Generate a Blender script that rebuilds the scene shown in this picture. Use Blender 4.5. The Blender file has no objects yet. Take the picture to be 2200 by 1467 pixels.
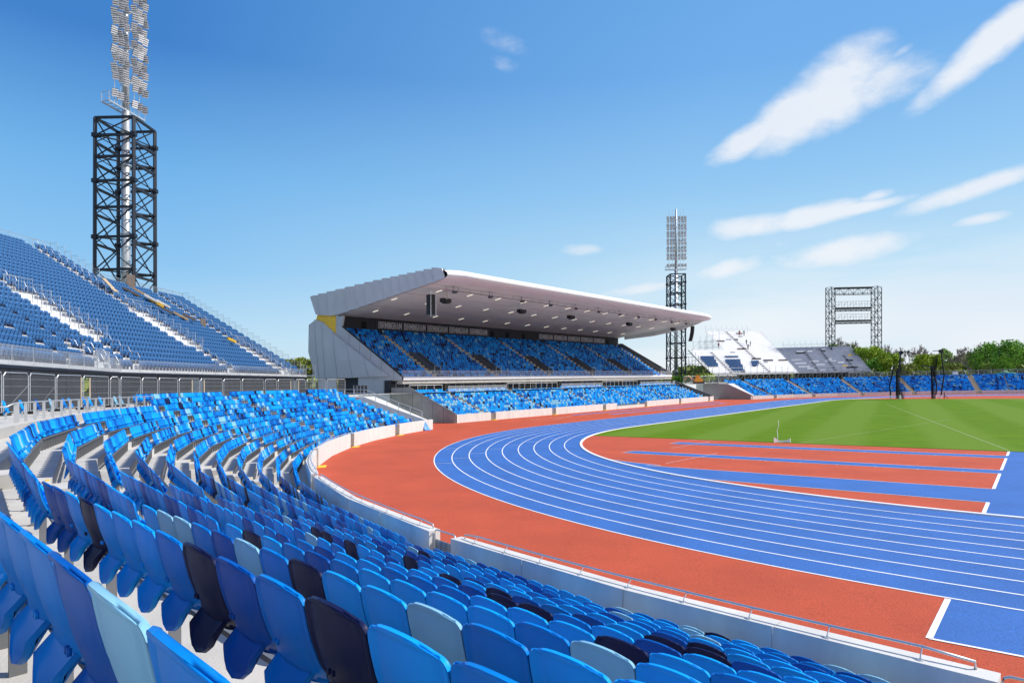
import bpy, math, random
import numpy as np
from math import sin, cos, pi, radians as R_
# ------------------------------------------------------------------ camera, sky, sun, exposure
CX, CY, CH, YAW, FPX, VH = -1.0412, -65.159, 5.0711, 0.6814, 1402.418, 824.894
KS = 0.022                                   # the site slopes up gently towards the right of the view
RX, RY, FX, FY = cos(YAW), sin(YAW), -sin(YAW), cos(YAW)
sc = bpy.context.scene
C = sc.collection
cam = bpy.data.cameras.new('camera'); camo = bpy.data.objects.new('camera', cam); C.objects.link(camo)
camo.location = (CX, CY, CH); camo.rotation_euler = (pi/2, 0, YAW)
cam.sensor_width = 36; cam.lens = 36*FPX/2200; cam.shift_y = (VH-733.5)/2200
cam.clip_start = 0.05; cam.clip_end = 6000
sc.camera = camo
SUN_AZ, SUN_EL = R_(40), R_(46)              # azimuth from +X towards +Y
w = bpy.data.worlds.new('World'); sc.world = w; w.use_nodes = True
nt = w.node_tree; nt.nodes.clear()
def N(t, nt, **k):
    n = nt.nodes.new(t)
    for a, b in k.items(): setattr(n, a, b)
    return n
sky = N('ShaderNodeTexSky', nt); sky.sky_type = 'NISHITA'; sky.sun_disc = False
sky.sun_elevation = SUN_EL; sky.sun_rotation = pi/2-SUN_AZ; sky.altitude = 100
sky.air_density = 1.15; sky.dust_density = 0.6; sky.ozone_density = 2.2
geo = N('ShaderNodeTexCoord', nt)
L = nt.links.new
def vdir(u, v):
    a = (u-1100)/FPX; b = (VH-v)/FPX
    d = np.array([FX+a*RX, FY+a*RY, b]); return d/np.linalg.norm(d)
def mth(op, a, b=None, clamp=False, t=None):
    t = t or nt
    n = N('ShaderNodeMath', t, operation=op); n.use_clamp = clamp
    for i, x in enumerate((a, b)):
        if x is None: continue
        if isinstance(x, (int, float)): n.inputs[i].default_value = x
        else: t.links.new(x, n.inputs[i])
    return n.outputs[0]
def vdot(vec, c):
    n = N('ShaderNodeVectorMath', nt, operation='DOT_PRODUCT'); L(vec, n.inputs[0]); n.inputs[1].default_value = tuple(c); return n.outputs['Value']
D = geo.outputs['Generated']
nz = N('ShaderNodeTexNoise', nt); nz.inputs['Scale'].default_value = 9; nz.inputs['Detail'].default_value = 9; nz.inputs['Roughness'].default_value = .62
mp = N('ShaderNodeMapping', nt); mp.inputs['Scale'].default_value = (1, 1, 1.9); L(D, mp.inputs[0]); L(mp.outputs[0], nz.inputs[0])
nw = N('ShaderNodeTexNoise', nt); nw.inputs['Scale'].default_value = 2.6; nw.inputs['Detail'].default_value = 6; L(mp.outputs[0], nw.inputs[0])
nv = N('ShaderNodeTexNoise', nt); nv.inputs['Scale'].default_value = 24; nv.inputs['Detail'].default_value = 8; nv.inputs['Roughness'].default_value=.6; L(mp.outputs[0], nv.inputs[0])
# each cloud: centre (as a bearing), half length, half height, tilt, density
CL = [(1625, 290, 72, 24, .42, .95), (1710, 245, 85, 42, .5, 1.0), (1800, 190, 85, 52, .5, 1.0), (1880, 180, 90, 34, .1, .85), (2120, 100, 110, 24, .60, .9), (2190, 50, 60, 22, .7, .8),
      (1620, 485, 80, 20, .05, .9), (1730, 468, 90, 18, .12, .85), (1830, 450, 80, 10, .1, .8), (1812, 540, 105, 26, .1, .93), (1560, 578, 62, 17, .15, .7),
      (1255, 537, 42, 12, .0, .62), (2085, 408, 100, 15, .22, .85), (2110, 470, 40, 9, .1, .75), (1380, 620, 75, 11, .1, .7), (2100, 625, 190, 24, .1, .55),
      (1885, 421, 25, 9, .2, .6), (1930, 116, 20, 7, .4, .55), (1085, 88, 45, 14, -.3, .28), (1090, 142, 25, 10, -.3, .2), (540, 508, 55, 8, .1, .16),
      (1740, 640, 60, 6, 0, .45), (2000, 560, 60, 5, .1, .3), (1700, 520, 50, 9, .1, .3)]
dens = None
for (u, v, a, b, tilt, k) in CL:
    c = vdir(u, v); e1 = np.cross(c, [0, 0, 1]); e1 /= np.linalg.norm(e1); e2 = np.cross(e1, c)
    t1 = e1*cos(tilt)+e2*sin(tilt); t2 = -e1*sin(tilt)+e2*cos(tilt)
    x = vdot(D, t1*FPX/a); y = vdot(D, t2*FPX/b)
    r2 = mth('ADD', mth('MULTIPLY', x, x), mth('MULTIPLY', y, y))
    g = mth('MULTIPLY', mth('SUBTRACT', 1.0, mth('MULTIPLY', r2, .5)), k*1.25)
    g = mth('MULTIPLY', g, mth('GREATER_THAN', vdot(D, c), 0))
    dens = g if dens is None else mth('MAXIMUM', dens, g)
n1 = mth('MULTIPLY', mth('SUBTRACT', nz.outputs[0], .5), 1.5)
n2 = mth('MULTIPLY', mth('SUBTRACT', nv.outputs[0], .5), .75)
cov = mth('MULTIPLY', mth('ADD', mth('SUBTRACT', dens, .02), mth('ADD', n1, n2)), 1.0, True)
sm = N('ShaderNodeMapRange', nt, interpolation_type='SMOOTHSTEP'); L(cov, sm.inputs[0]); sm.inputs[1].default_value = .02; sm.inputs[2].default_value = 1.25
sm.inputs[4].default_value = 1
# low veil of cloud towards the right of the horizon
sepz = N('ShaderNodeSeparateXYZ', nt); L(D, sepz.inputs[0])
lowm = N('ShaderNodeMapRange', nt, interpolation_type='SMOOTHSTEP'); L(sepz.outputs[2], lowm.inputs[0])
lowm.inputs[1].default_value = .26; lowm.inputs[2].default_value = .0; lowm.inputs[3].default_value = 0; lowm.inputs[4].default_value = 1
rightm = N('ShaderNodeMapRange', nt, interpolation_type='SMOOTHSTEP'); L(vdot(D, vdir(2100, 800)), rightm.inputs[0])
rightm.inputs[1].default_value = .80; rightm.inputs[2].default_value = .99; rightm.inputs[4].default_value = 1
mp2 = N('ShaderNodeMapping', nt); mp2.inputs['Scale'].default_value = (1, 1, 7); L(D, mp2.inputs[0])
nl = N('ShaderNodeTexNoise', nt); nl.inputs['Scale'].default_value = 3.4; nl.inputs['Detail'].default_value = 8; L(mp2.outputs[0], nl.inputs[0])
vn = N('ShaderNodeMapRange', nt, interpolation_type='SMOOTHSTEP'); L(nl.outputs[0], vn.inputs[0]); vn.inputs[1].default_value = .25; vn.inputs[2].default_value = .58
veil = mth('MULTIPLY', mth('MULTIPLY', mth('MULTIPLY', lowm.outputs[0], rightm.outputs[0]), vn.outputs[0]), 1.0)
tot = mth('MAXIMUM', sm.outputs[0], veil, True)
EXPO = .15
def ramp(src, stops):
    r = N('ShaderNodeValToRGB', nt); L(src, r.inputs[0]); el = r.color_ramp.elements
    for i, (p_, c_) in enumerate(stops):
        e = el[i] if i < 2 else el.new(p_)
        e.position = p_; e.color = (*c_, 1)
    return r.outputs[0]
zc = sepz.outputs[2]
deep = ramp(zc, [(0, (.68, .88, 1.02)), (1, (.02, .09, .42)), (.06, (.58, .86, 1.08)), (.16, (.31, .66, 1.04)), (.28, (.19, .53, .98)), (.42, (.055, .26, .72)), (.6, (.05, .25, .70))])
pale = ramp(zc, [(0, (.78, .94, 1.04)), (1, (.06, .20, .66)), (.06, (.76, .96, 1.08)), (.16, (.58, .87, 1.08)), (.28, (.34, .68, 1.05)), (.42, (.19, .50, .98)), (.6, (.16, .45, .94))])
side = N('ShaderNodeMapRange', nt); L(vdot(D, vdir(2300, 500)), side.inputs[0]); side.inputs[1].default_value = .40; side.inputs[2].default_value = .90
cg = N('ShaderNodeMix', nt, data_type='RGBA'); L(side.outputs[0], cg.inputs[0]); L(deep, cg.inputs[6]); L(pale, cg.inputs[7])
sk = N('ShaderNodeMix', nt, data_type='RGBA', blend_type='ADD'); sk.inputs[0].default_value = 1
s1 = N('ShaderNodeVectorMath', nt, operation='SCALE'); L(cg.outputs[2], s1.inputs[0]); s1.inputs['Scale'].default_value = .80/.1/2**EXPO
s2 = N('ShaderNodeVectorMath', nt, operation='SCALE'); L(sky.outputs[0], s2.inputs[0]); s2.inputs['Scale'].default_value = .10
L(s1.outputs[0], sk.inputs[6]); L(s2.outputs[0], sk.inputs[7])
cloudc = N('ShaderNodeMix', nt, data_type='RGBA'); L(nw.outputs[0], cloudc.inputs[0])
k_ = 1/.1/2**EXPO
cloudc.inputs[6].default_value = (.72*k_, .80*k_, .92*k_, 1); cloudc.inputs[7].default_value = (1.0*k_, 1.0*k_, 1.0*k_, 1)
bk = N('ShaderNodeMapRange', nt, interpolation_type='SMOOTHSTEP'); L(vdot(D, (-FX*.8+RX*.6, -FY*.8+RY*.6, .25)), bk.inputs[0]); bk.inputs[1].default_value = .15; bk.inputs[2].default_value = .75; bk.inputs[4].default_value = .5  # bright white haze added to the sky behind the camera for neutral fill
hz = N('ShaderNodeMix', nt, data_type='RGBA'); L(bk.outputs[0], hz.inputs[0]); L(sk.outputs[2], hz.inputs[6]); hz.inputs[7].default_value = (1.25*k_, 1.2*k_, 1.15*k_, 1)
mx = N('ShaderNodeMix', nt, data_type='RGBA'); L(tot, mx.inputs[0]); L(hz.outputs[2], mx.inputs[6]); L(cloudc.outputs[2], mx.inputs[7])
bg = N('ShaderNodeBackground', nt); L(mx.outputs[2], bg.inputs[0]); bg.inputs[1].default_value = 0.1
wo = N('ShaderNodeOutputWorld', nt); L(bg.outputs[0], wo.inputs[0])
sl = bpy.data.lights.new('sun', 'SUN'); sl.energy = 4.7; sl.angle = R_(.5); sl.color = (1, .955, .88)
slo = bpy.data.objects.new('sun', sl); C.objects.link(slo); slo.location = (60, -20, 90)
slo.rotation_euler = (pi/2-SUN_EL, 0, SUN_AZ+pi/2)
sc.view_settings.view_transform = 'Standard'; sc.view_settings.look = 'None'
sc.view_settings.exposure = EXPO; sc.view_settings.gamma = 1
sc.render.engine = 'CYCLES'; sc.cycles.max_bounces = 6; sc.cycles.diffuse_bounces = 3; sc.cycles.transparent_max_bounces = 24
# ------------------------------------------------------------------ helpers
rnd = random.Random(7)
def SH(x, y): return KS*((x-CX)*RX+(y-CY)*RY)
def W(x, y, z): return (x, y, z+SH(x, y))
def ray(u): a = (u-1100)/FPX; return FX+a*RX, FY+a*RY
def atd(u, v, d):                       # picture bearing + distance -> site point
    a = (u-1100)/FPX; s = a*d
    return CX+d*FX+s*RX, CY+d*FY+s*RY, CH-KS*s-(v-VH)*d/FPX
def onx(u, x0):
    dx, dy = ray(u); d = (x0-CX)/dx; return CY+d*dy, d
MATS = {}
def mat(name, col, rough=.6, metal=0, var=.0, vscale=3., bump=0, bscale=40., spec=.5, col2=None, detail=5, coord='Object', stretch=None):
    if name in MATS: return MATS[name]
    m = bpy.data.materials.new(name); m.use_nodes = True; t = m.node_tree; b = t.nodes['Principled BSDF']
    b.inputs['Base Color'].default_value = (*col, 1); b.inputs['Roughness'].default_value = rough
    b.inputs['Metallic'].default_value = metal; b.inputs['Specular IOR Level'].default_value = spec
    tc = N('ShaderNodeTexCoord', t); src = tc.outputs[coord]
    if stretch:
        mpn = N('ShaderNodeMapping', t); mpn.inputs['Scale'].default_value = stretch; t.links.new(src, mpn.inputs[0]); src = mpn.outputs[0]
    if var or col2:
        n = N('ShaderNodeTexNoise', t); n.inputs['Scale'].default_value = vscale; n.inputs['Detail'].default_value = detail; n.inputs['Roughness'].default_value = .6
        t.links.new(src, n.inputs[0])
        mr = N('ShaderNodeMapRange', t); mr.inputs[1].default_value = .3; mr.inputs[2].default_value = .7; t.links.new(n.outputs[0], mr.inputs[0])
        mxn = N('ShaderNodeMix', t, data_type='RGBA'); t.links.new(mr.outputs[0], mxn.inputs[0])
        c2 = col2 or tuple(min(1, c*(1+var)) for c in col); c1 = col if col2 else tuple(c*(1-var) for c in col)
        mxn.inputs[6].default_value = (*c1, 1); mxn.inputs[7].default_value = (*c2, 1)
        t.links.new(mxn.outputs[2], b.inputs['Base Color'])
    if bump:
        n = N('ShaderNodeTexNoise', t); n.inputs['Scale'].default_value = bscale; n.inputs['Detail'].default_value = 4; t.links.new(src, n.inputs[0])
        bp = N('ShaderNodeBump', t); bp.inputs['Strength'].default_value = bump; bp.inputs['Distance'].default_value = .02
        t.links.new(n.outputs[0], bp.inputs['Height']); t.links.new(bp.outputs[0], b.inputs['Normal'])
    MATS[name] = m; return m
def fine_grain(m, scale, amt, big=None):            # speckle of rubber granules over the colour
    t = m.node_tree; b = t.nodes['Principled BSDF']; inp = b.inputs['Base Color']
    src = inp.links[0].from_socket if inp.links else None
    tc = N('ShaderNodeTexCoord', t); n = N('ShaderNodeTexNoise', t); n.inputs['Scale'].default_value = scale; n.inputs['Detail'].default_value = 2
    t.links.new(tc.outputs['Object'], n.inputs[0])
    mr = N('ShaderNodeMapRange', t); t.links.new(n.outputs[0], mr.inputs[0]); mr.inputs[1].default_value = .25; mr.inputs[2].default_value = .75
    mr.inputs[3].default_value = 1-amt; mr.inputs[4].default_value = 1+amt
    h = N('ShaderNodeHueSaturation', t); t.links.new(mr.outputs[0], h.inputs['Value'])
    if src: t.links.new(src, h.inputs['Color'])
    else: h.inputs['Color'].default_value = inp.default_value
    t.links.new(h.outputs[0], inp)
def quads(verts, faces): return verts, faces
class MB:
    def __init__(s): s.v = []; s.f = []; s.m = []; s.cur = 0
    def add(s, vs, fs):
        o = len(s.v); s.v += [tuple(map(float, q)) for q in vs]; s.f += [tuple(i+o for i in f) for f in fs]; s.m += [s.cur]*len(fs)
    def hexa(s, b, t):                               # bottom 4 pts ccw, top 4 pts
        s.add(list(b)+list(t), [(3,2,1,0),(4,5,6,7),(0,1,5,4),(1,2,6,5),(2,3,7,6),(3,0,4,7)])
    def box(s, c, sx, sy, sz, rz=0):
        cr, sr = cos(rz), sin(rz); p = []
        for dz in (-.5, .5):
            for dx, dy in ((-.5,-.5),(.5,-.5),(.5,.5),(-.5,.5)):
                X, Y = dx*sx, dy*sy; p.append((c[0]+X*cr-Y*sr, c[1]+X*sr+Y*cr, c[2]+dz*sz))
        s.hexa(p[:4], p[4:])
    def bx(s, x0, x1, y0, y1, z0, z1):
        s.box(((x0+x1)/2, (y0+y1)/2, (z0+z1)/2), abs(x1-x0), abs(y1-y0), abs(z1-z0))
    def beam(s, p, q, w_, h_=None):
        h_ = h_ or w_; p = np.array(p, float); q = np.array(q, float); d = q-p; l = np.linalg.norm(d)
        if l < 1e-6: return
        d /= l; up = np.array([0, 0, 1.]) if abs(d[2]) < .95 else np.array([1., 0, 0])
        a = np.cross(d, up); a /= np.linalg.norm(a); b = np.cross(a, d); a *= w_/2; b *= h_/2
        s.hexa([p-a-b, p+a-b, p+a+b, p-a+b][::-1], [q-a-b, q+a-b, q+a+b, q-a+b][::-1])
    def tube(s, pts, r, n=6, caps=True, r2=None):
        pts = [np.array(p, float) for p in pts]; rings = []; k = len(pts)
        for i, p in enumerate(pts):
            d = pts[min(i+1, k-1)]-pts[max(i-1, 0)]; d /= (np.linalg.norm(d)+1e-9)
            up = np.array([0, 0, 1.]) if abs(d[2]) < .9 else np.array([1., 0, 0])
            a = np.cross(d, up); a /= np.linalg.norm(a); b = np.cross(a, d)
            rr = r if r2 is None else r+(r2-r)*i/(k-1)
            rings += [p+(a*cos(2*pi*j/n)+b*sin(2*pi*j/n))*rr for j in range(n)]
        f = [(i*n+j, i*n+(j+1) % n, (i+1)*n+(j+1) % n, (i+1)*n+j) for i in range(k-1) for j in range(n)]
        if caps: f += [tuple(range(n))[::-1], tuple((k-1)*n+j for j in range(n))]
        s.add(rings, f)
    def poly(s, pts): s.add(pts, [tuple(range(len(pts)))])
    def prism(s, pts, off):                          # planar outline extruded by a vector
        n = len(pts); q = [tuple(np.array(p)+np.array(off)) for p in pts]
        s.add(list(pts)+q, [tuple(range(n))[::-1], tuple(range(n, 2*n))]+[(i, (i+1) % n, n+(i+1) % n, n+i) for i in range(n)])
    def build(s, name, mats, parent=None, origin=None, shear=True, smooth=False, kind=None):
        v = np.array(s.v, dtype=float).reshape(-1, 3)
        if shear: v[:, 2] += KS*((v[:, 0]-CX)*RX+(v[:, 1]-CY)*RY)
        if origin is None:
            if parent is not None: origin = np.array(world_loc(parent))
            else: origin = np.array([(v[:, 0].min()+v[:, 0].max())/2, (v[:, 1].min()+v[:, 1].max())/2, v[:, 2].min()])
        v = v-np.array(origin)
        me = bpy.data.meshes.new(name); me.from_pydata(v.tolist(), [], s.f)
        if not isinstance(mats, (list, tuple)): mats = [mats]
        for m in mats: me.materials.append(m)
        if len(mats) > 1: me.polygons.foreach_set('material_index', s.m)
        if smooth: me.polygons.foreach_set('use_smooth', [True]*len(s.f))
        me.update()
        o = bpy.data.objects.new(name, me); C.objects.link(o)
        if parent is not None:
            o.parent = parent; o.location = tuple(np.array(origin)-np.array(world_loc(parent)))
        else: o.location = tuple(origin)
        if kind: o['kind'] = kind
        return o
def world_loc(o):
    p = np.array(o.location, float)
    while o.parent is not None: o = o.parent; p = p+np.array(o.location, float)
    return p
def thing(name, label, cat, loc, group=None, shear=True):
    o = bpy.data.objects.new(name, None); C.objects.link(o); o.empty_display_size = .3
    o.location = W(*loc) if shear else loc
    return tag(o, label, cat, group)
def tag(o, label, cat, group=None):
    o['label'] = label; o['category'] = cat
    if group: o['group'] = group
    return o
ORD = ['zeroth','first','second','third','fourth','fifth','sixth','seventh','eighth','ninth','tenth','eleventh','twelfth','thirteenth','fourteenth','fifteenth','sixteenth','seventeenth','eighteenth','nineteenth','twentieth']
TENS = {20:'twenty',30:'thirty',40:'forty',50:'fifty',60:'sixty',70:'seventy',80:'eighty',90:'ninety'}
def ordn(n):
    if n <= 20: return ORD[n]
    t, u = n//10*10, n % 10
    return TENS[t]+'-'+ORD[u] if u else TENS[t][:-1]+'ieth'
# ------------------------------------------------------------------ materials
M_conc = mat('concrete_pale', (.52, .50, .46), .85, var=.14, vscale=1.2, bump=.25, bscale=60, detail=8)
M_wallw = mat('concrete_white', (.61, .60, .575), .75, var=.11, vscale=1.6, bump=.2, bscale=50, detail=10, stretch=(1, 1, .35))
M_concg = mat('concrete_grey_panel', (.30, .29, .275), .8, var=.18, vscale=.45, bump=.2, bscale=30, detail=8)
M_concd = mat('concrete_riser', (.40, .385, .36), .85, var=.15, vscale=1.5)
M_yel = mat('yellow_paint', (.85, .53, .03), .6, var=.1, vscale=4)
M_tan = mat('stair_tan', (.55, .42, .27), .8, var=.12, vscale=2)
M_steel = mat('stainless_steel', (.60, .60, .60), .35, .65, var=.05)
M_galv = mat('galvanised_steel', (.58, .60, .62), .42, .75, var=.12, vscale=6)
M_alu = mat('aluminium_deck', (.72, .73, .74), .5, .25, var=.1, vscale=.9, stretch=(1, 1, 3))
M_alud = mat('aluminium_deck_shade_tone', (.42, .44, .50), .55, .25, var=.14, vscale=.9)  # darker bluish copy of the decking, its shade put into the colour
M_dark = mat('dark_rubber', (.02, .02, .022), .6)
M_black = mat('black_steel', (.012, .017, .03), .45, .3, var=.2, vscale=2)
M_hoard = mat('black_hoarding', (.020, .022, .027), .6, spec=.2, var=.3, vscale=1.5, stretch=(1, 1, .25), bump=.1, bscale=6)
M_roofw = mat('roof_white', (.80, .80, .81), .38, var=.03, vscale=.5)
M_clad = mat('cladding_silver_grey', (.50, .51, .53), .5, .15, var=.05, vscale=.3)
M_soff = mat('soffit_pale', (.76, .83, .81), .7, var=.04, vscale=.25)
M_cgrey = mat('panel_dark_grey', (.09, .095, .11), .6, var=.1)
M_back = mat('back_wall_black', (.022, .024, .03), .7, var=.15)
M_glass = mat('smoked_glass', (.05, .06, .07), .08, 0, spec=.8)
M_white = mat('white_paint', (.86, .86, .86), .5)
M_wood = mat('plywood', (.50, .36, .2), .7, var=.2, vscale=3)
M_woodd = mat('plywood_dark', (.14, .11, .09), .7, var=.2, vscale=3)
# ------------------------------------------------------------------ ground, track, field
SC = (1.743, 6.156); NC = (1.743, 84.39-6.156)      # centres of the two bends of the bowl
def gp(u, v, z=0):
    a = (u-1100)/FPX; d = (CH-z)/((v-VH)/FPX+KS*a); return CX+d*(FX+a*RX), CY+d*(FY+a*RY)
def oval(r, n=96, y0=0., y1=84.39, cx=0.):
    p = [(cx+r*cos(pi+pi*i/n), y0+r*sin(pi+pi*i/n)) for i in range(n+1)]
    return p+[(cx+r*cos(pi*i/n), y1+r*sin(pi*i/n)) for i in range(n+1)]
def ring(mb, r0, r1, z, **k):
    a, b = oval(r0, **k), oval(r1, **k); n = len(a)
    for i in range(n):
        j = (i+1) % n; mb.add([(*a[i], z), (*b[i], z), (*b[j], z), (*a[j], z)], [(0, 1, 2, 3)])
def strip(mb, p, q, w_, z):
    p = np.array(p, float); q = np.array(q, float); d = q-p; n = np.array([-d[1], d[0]])/np.linalg.norm(d)*w_/2
    mb.add([(*(p-n), z), (*(q-n), z), (*(q+n), z), (*(p+n), z)], [(0, 1, 2, 3)])
M_red = mat('track_red', (.47, .080, .036), .9, var=.11, vscale=.35, bump=.5, bscale=90, detail=8, spec=.3); fine_grain(M_red, 30, .30)
M_blue = mat('track_blue', (.035, .135, .42), .85, var=.11, vscale=.4, bump=.5, bscale=90, detail=8, spec=.35); fine_grain(M_blue, 30, .32)
M_line = mat('line_white', (.80, .80, .80), .7)
# grass with mown bands
M_grass = mat('grass', (.098, .19, .003), .9, var=.12, vscale=.5, bump=.4, bscale=50, spec=.1)
t = M_grass.node_tree; b = t.nodes['Principled BSDF']; src = b.inputs['Base Color'].links[0].from_socket
tc = N('ShaderNodeTexCoord', t); wv = N('ShaderNodeTexWave', t, wave_type='BANDS', bands_direction='X', wave_profile='SIN')
mpn = N('ShaderNodeMapping', t); mpn.inputs['Rotation'].default_value = (0, 0, R_(-9)); t.links.new(tc.outputs['Object'], mpn.inputs[0]); t.links.new(mpn.outputs[0], wv.inputs[0])
wv.inputs['Scale'].default_value = .036; wv.inputs['Distortion'].default_value = 1.1; wv.inputs['Detail'].default_value = 3; wv.inputs['Detail Scale'].default_value = .5
mr = N('ShaderNodeMapRange', t); t.links.new(wv.outputs[1], mr.inputs[0]); mr.inputs[1].default_value = .3; mr.inputs[2].default_value = .7
mxg = N('ShaderNodeMix', t, data_type='RGBA'); t.links.new(mr.outputs[0], mxg.inputs[0]); t.links.new(src, mxg.inputs[6]); mxg.inputs[7].default_value = (.122, .215, .016, 1)
t.links.new(mxg.outputs[2], b.inputs['Base Color']); fine_grain(M_grass, 14, .22)
mb = MB(); nst = 16
for i in range(nst):                                   # track surround, cut in strips so it follows the slope
    x0, x1 = -66+132*i/nst, -66+132*(i+1)/nst
    mb.add([(x0, -60, 0), (x1, -60, 0), (x1, 145, 0), (x0, 145, 0)], [(0, 1, 2, 3)])
mb.build('track_surround', M_red, kind='structure')
mb = MB(); ring(mb, 36.5, 47.46, .004)
mb.build('running_track', M_blue, kind='structure')
mb = MB()
for k in range(1, 10): ring(mb, 36.5+1.22*k-.035, 36.5+1.22*k+.035, .008)
lanes = [((937.3, 996), 9), ((975, 984.6), 8), ((1011.5, 974), 7), ((1049, 964.8), 6), ((1089, 956.6), 5), ((1130, 949.2), 4), ((1173, 942.4), 3), ((1220, 936.3), 2),
         ((952, 963.5), 9), ((1000, 955.3), 8), ((1045, 948), 7), ((1091, 941.5), 6), ((1140, 935.2), 5)]
for (u, v), k in lanes:
    x, y = gp(u, v); a = math.atan2(y, x); r1 = 36.5+1.22*k-.04; r0 = r1-1.14
    strip(mb, (r0*cos(a), r0*sin(a)), (r1*cos(a), r1*sin(a)), .05, .012)
# infield markings in the south D
XE = -2.67
def seg(p, q, w_=.06, z=.012): strip(mb, p, q, w_, z)
for y0, y1, xs in ((-14.95, -16.4, -24.1), (-22.5, -24.0, -24.1)):
    seg((xs, y0), (XE, y0), .05); seg((xs, y1), (XE, y1), .05); seg((xs, y0), (xs-.2, y1), .07)
    for q in range(9): seg((XE-1.6-2*q, y1-.06), (XE-1.5-2*q, y1-.06), .12, .016)
for ya, yb in ((-11.7, -14.93), (-16.42, -22.48), (-24.0, -29.55), (-33.4, -36.25)): seg((XE, ya), (XE, yb), .13)
curve = [gp(u, v) for u, v in ((1284.6, 981.8), (1300, 984.6), (1320, 988), (1354, 992.7), (1420, 999.6))]+[(-19.5, -29.6), (XE, -29.6)]
for p, q in zip(curve, curve[1:]): seg(p, q, .05)
seg((-15.4, -33.0), (XE, -33.4), .05)
seg((-22.0, -13.9), (-22.6, -19.6), .04, .016); seg((-18.3, -21.5), (-18.9, -28.2), .04, .016)
seg((-24.3, -12.7), (-22.0, -12.7), .04); seg((-14.6, -12.9), (-13.0, -12.9), .04); seg((-6.8, -12.0), (-3.0, -12.0), .04)
seg((XE, -12.0), (12, -12.0), .06)
# chute on the outside of the track
seg((-2.68, -47.5), (-2.72, -50.35), .12); seg((-2.72, -50.35), (14, -50.35), .08)
# runway markings beside the home straight
for xa, ya, yb in ((-58.4, 20, 80), (-57.2, 20, 80), (-53.9, 24, 72), (-52.7, 24, 72)): seg((xa, ya), (xa, yb), .06)
seg((-56.6, 7.2), (-56.3, 17.4), .06); seg((-53.3, 8.3), (-56.3, 17.4), .06); seg((-56.6, 7.2), (-53.3, 8.3), .06)
lines = mb.build('track_lines', M_line, kind='structure')
mb = MB()
for y0, y1, xs in ((-14.97, -16.38, -24.15), (-22.52, -23.98, -24.2)): mb.add([(xs, y1, .005), (XE, y1, .005), (XE, y0, .005), (xs, y0, .005)], [(0, 1, 2, 3)])
pts = curve[:-1]+[(XE, -29.6), (XE, -33.4), (-15.4, -33.0)]
arc = [(36.3*cos(a), 36.3*sin(a)) for a in np.linspace(math.atan2(-33.0, -15.2), math.atan2(curve[0][1], curve[0][0]), 14)]
mb.poly([(x, y, .005) for x, y in pts+arc][::-1])
arc = [(36.3*cos(a), 36.3*sin(a)) for a in np.linspace(math.atan2(-36.2, XE), math.atan2(-34.2, 12), 10)]
mb.poly([(x, y, .005) for x, y in [(XE, -11.9)]+arc+[(12, -11.9)]])
mb.add([(-2.66, -50.33, .005), (14, -50.33, .005), (14, -45.5, .0), (-2.66, -47.44, .0)], [(0, 1, 2, 3)])
for xa, xb, ya, yb in ((-58.37, -57.23, 20, 80), (-53.87, -52.73, 24, 72)): mb.add([(xa, ya, .005), (xb, ya, .005), (xb, yb, .005), (xa, yb, .005)], [(0, 1, 2, 3)])
mb.build('runway_surface', M_blue, kind='structure')
mb = MB(); yg = -12.15
a0 = math.asin(yg/36.2)
p = [(-36.2*cos(a0), yg), (36.2*cos(a0), yg)]+[(36.2*cos(a), 36.2*sin(a)) for a in np.linspace(a0, 0, 8)[1:]]
y1 = 96.4; a1 = math.asin((y1-84.39)/36.2)
p += [(36.2*cos(a), 84.39+36.2*sin(a)) for a in np.linspace(0, a1, 8)]
p += [(-x, y) for x, y in p[2:][::-1]]
p = [(x, y) for x, y in p]
mb.prism([(x, y, -.02) for x, y in p], (0, 0, .045))
mb.build('infield_grass', M_grass, kind='structure')
mb = MB(); ring(mb, 36.28, 36.48, .06)
a, b = oval(36.48), oval(36.28)
for q, s in ((a, 1), (b, -1)):
    n = len(q)
    for i in range(n):
        j = (i+1) % n; f = [(*q[i], 0), (*q[j], 0), (*q[j], .06), (*q[i], .06)]
        mb.poly(f if s > 0 else f[::-1])
mb.build('track_kerb', M_line, kind='structure')
M_faint = mat('line_faint', (.34, .44, .22), .8)
mb = MB(); strip(mb, (-2.7, -11.6), (-22.6, 67.9), .06, .03); strip(mb, (-15.6, -11.9), (-9.0, 23), .05, .03)
mb.build('field_lines', M_faint, kind='structure')
# ground outside the bowl
M_gout = mat('outer_ground', (.10, .13, .045), .95, var=.3, vscale=.08, col2=(.19, .18, .13), detail=8)
mb = MB()
def oval2(r, n=40): return [(SC[0]+r*cos(pi+pi*i/n), SC[1]+r*sin(pi+pi*i/n)) for i in range(n+1)]+[(NC[0]+r*cos(pi*i/n), NC[1]+r*sin(pi*i/n)) for i in range(n+1)]
rr = [94, 130, 200, 400, 1000, 2600]
for r0, r1 in zip(rr, rr[1:]):
    a, b = oval2(r0), oval2(r1); n = len(a)
    for i in range(n):
        j = (i+1) % n; mb.add([(*a[i], 4.0), (*b[i], 4.0), (*b[j], 4.0), (*a[j], 4.0)], [(0, 1, 2, 3)])
mb.build('ground', M_gout, origin=(0, 0, 0), kind='structure')
mb = MB()
a, b = oval2(71.9), oval2(94.2); n = len(a)
for i in range(n):
    j = (i+1) % n
    mb.add([(*a[i], 4.1), (*b[i], 4.1), (*b[j], 4.1), (*a[j], 4.1)], [(0, 1, 2, 3)])
    mb.add([(*b[i], 4.1), (*b[i], 3.8), (*b[j], 3.8), (*b[j], 4.1)], [(0, 1, 2, 3)])
mb.build('concourse', M_conc, kind='structure')
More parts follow.
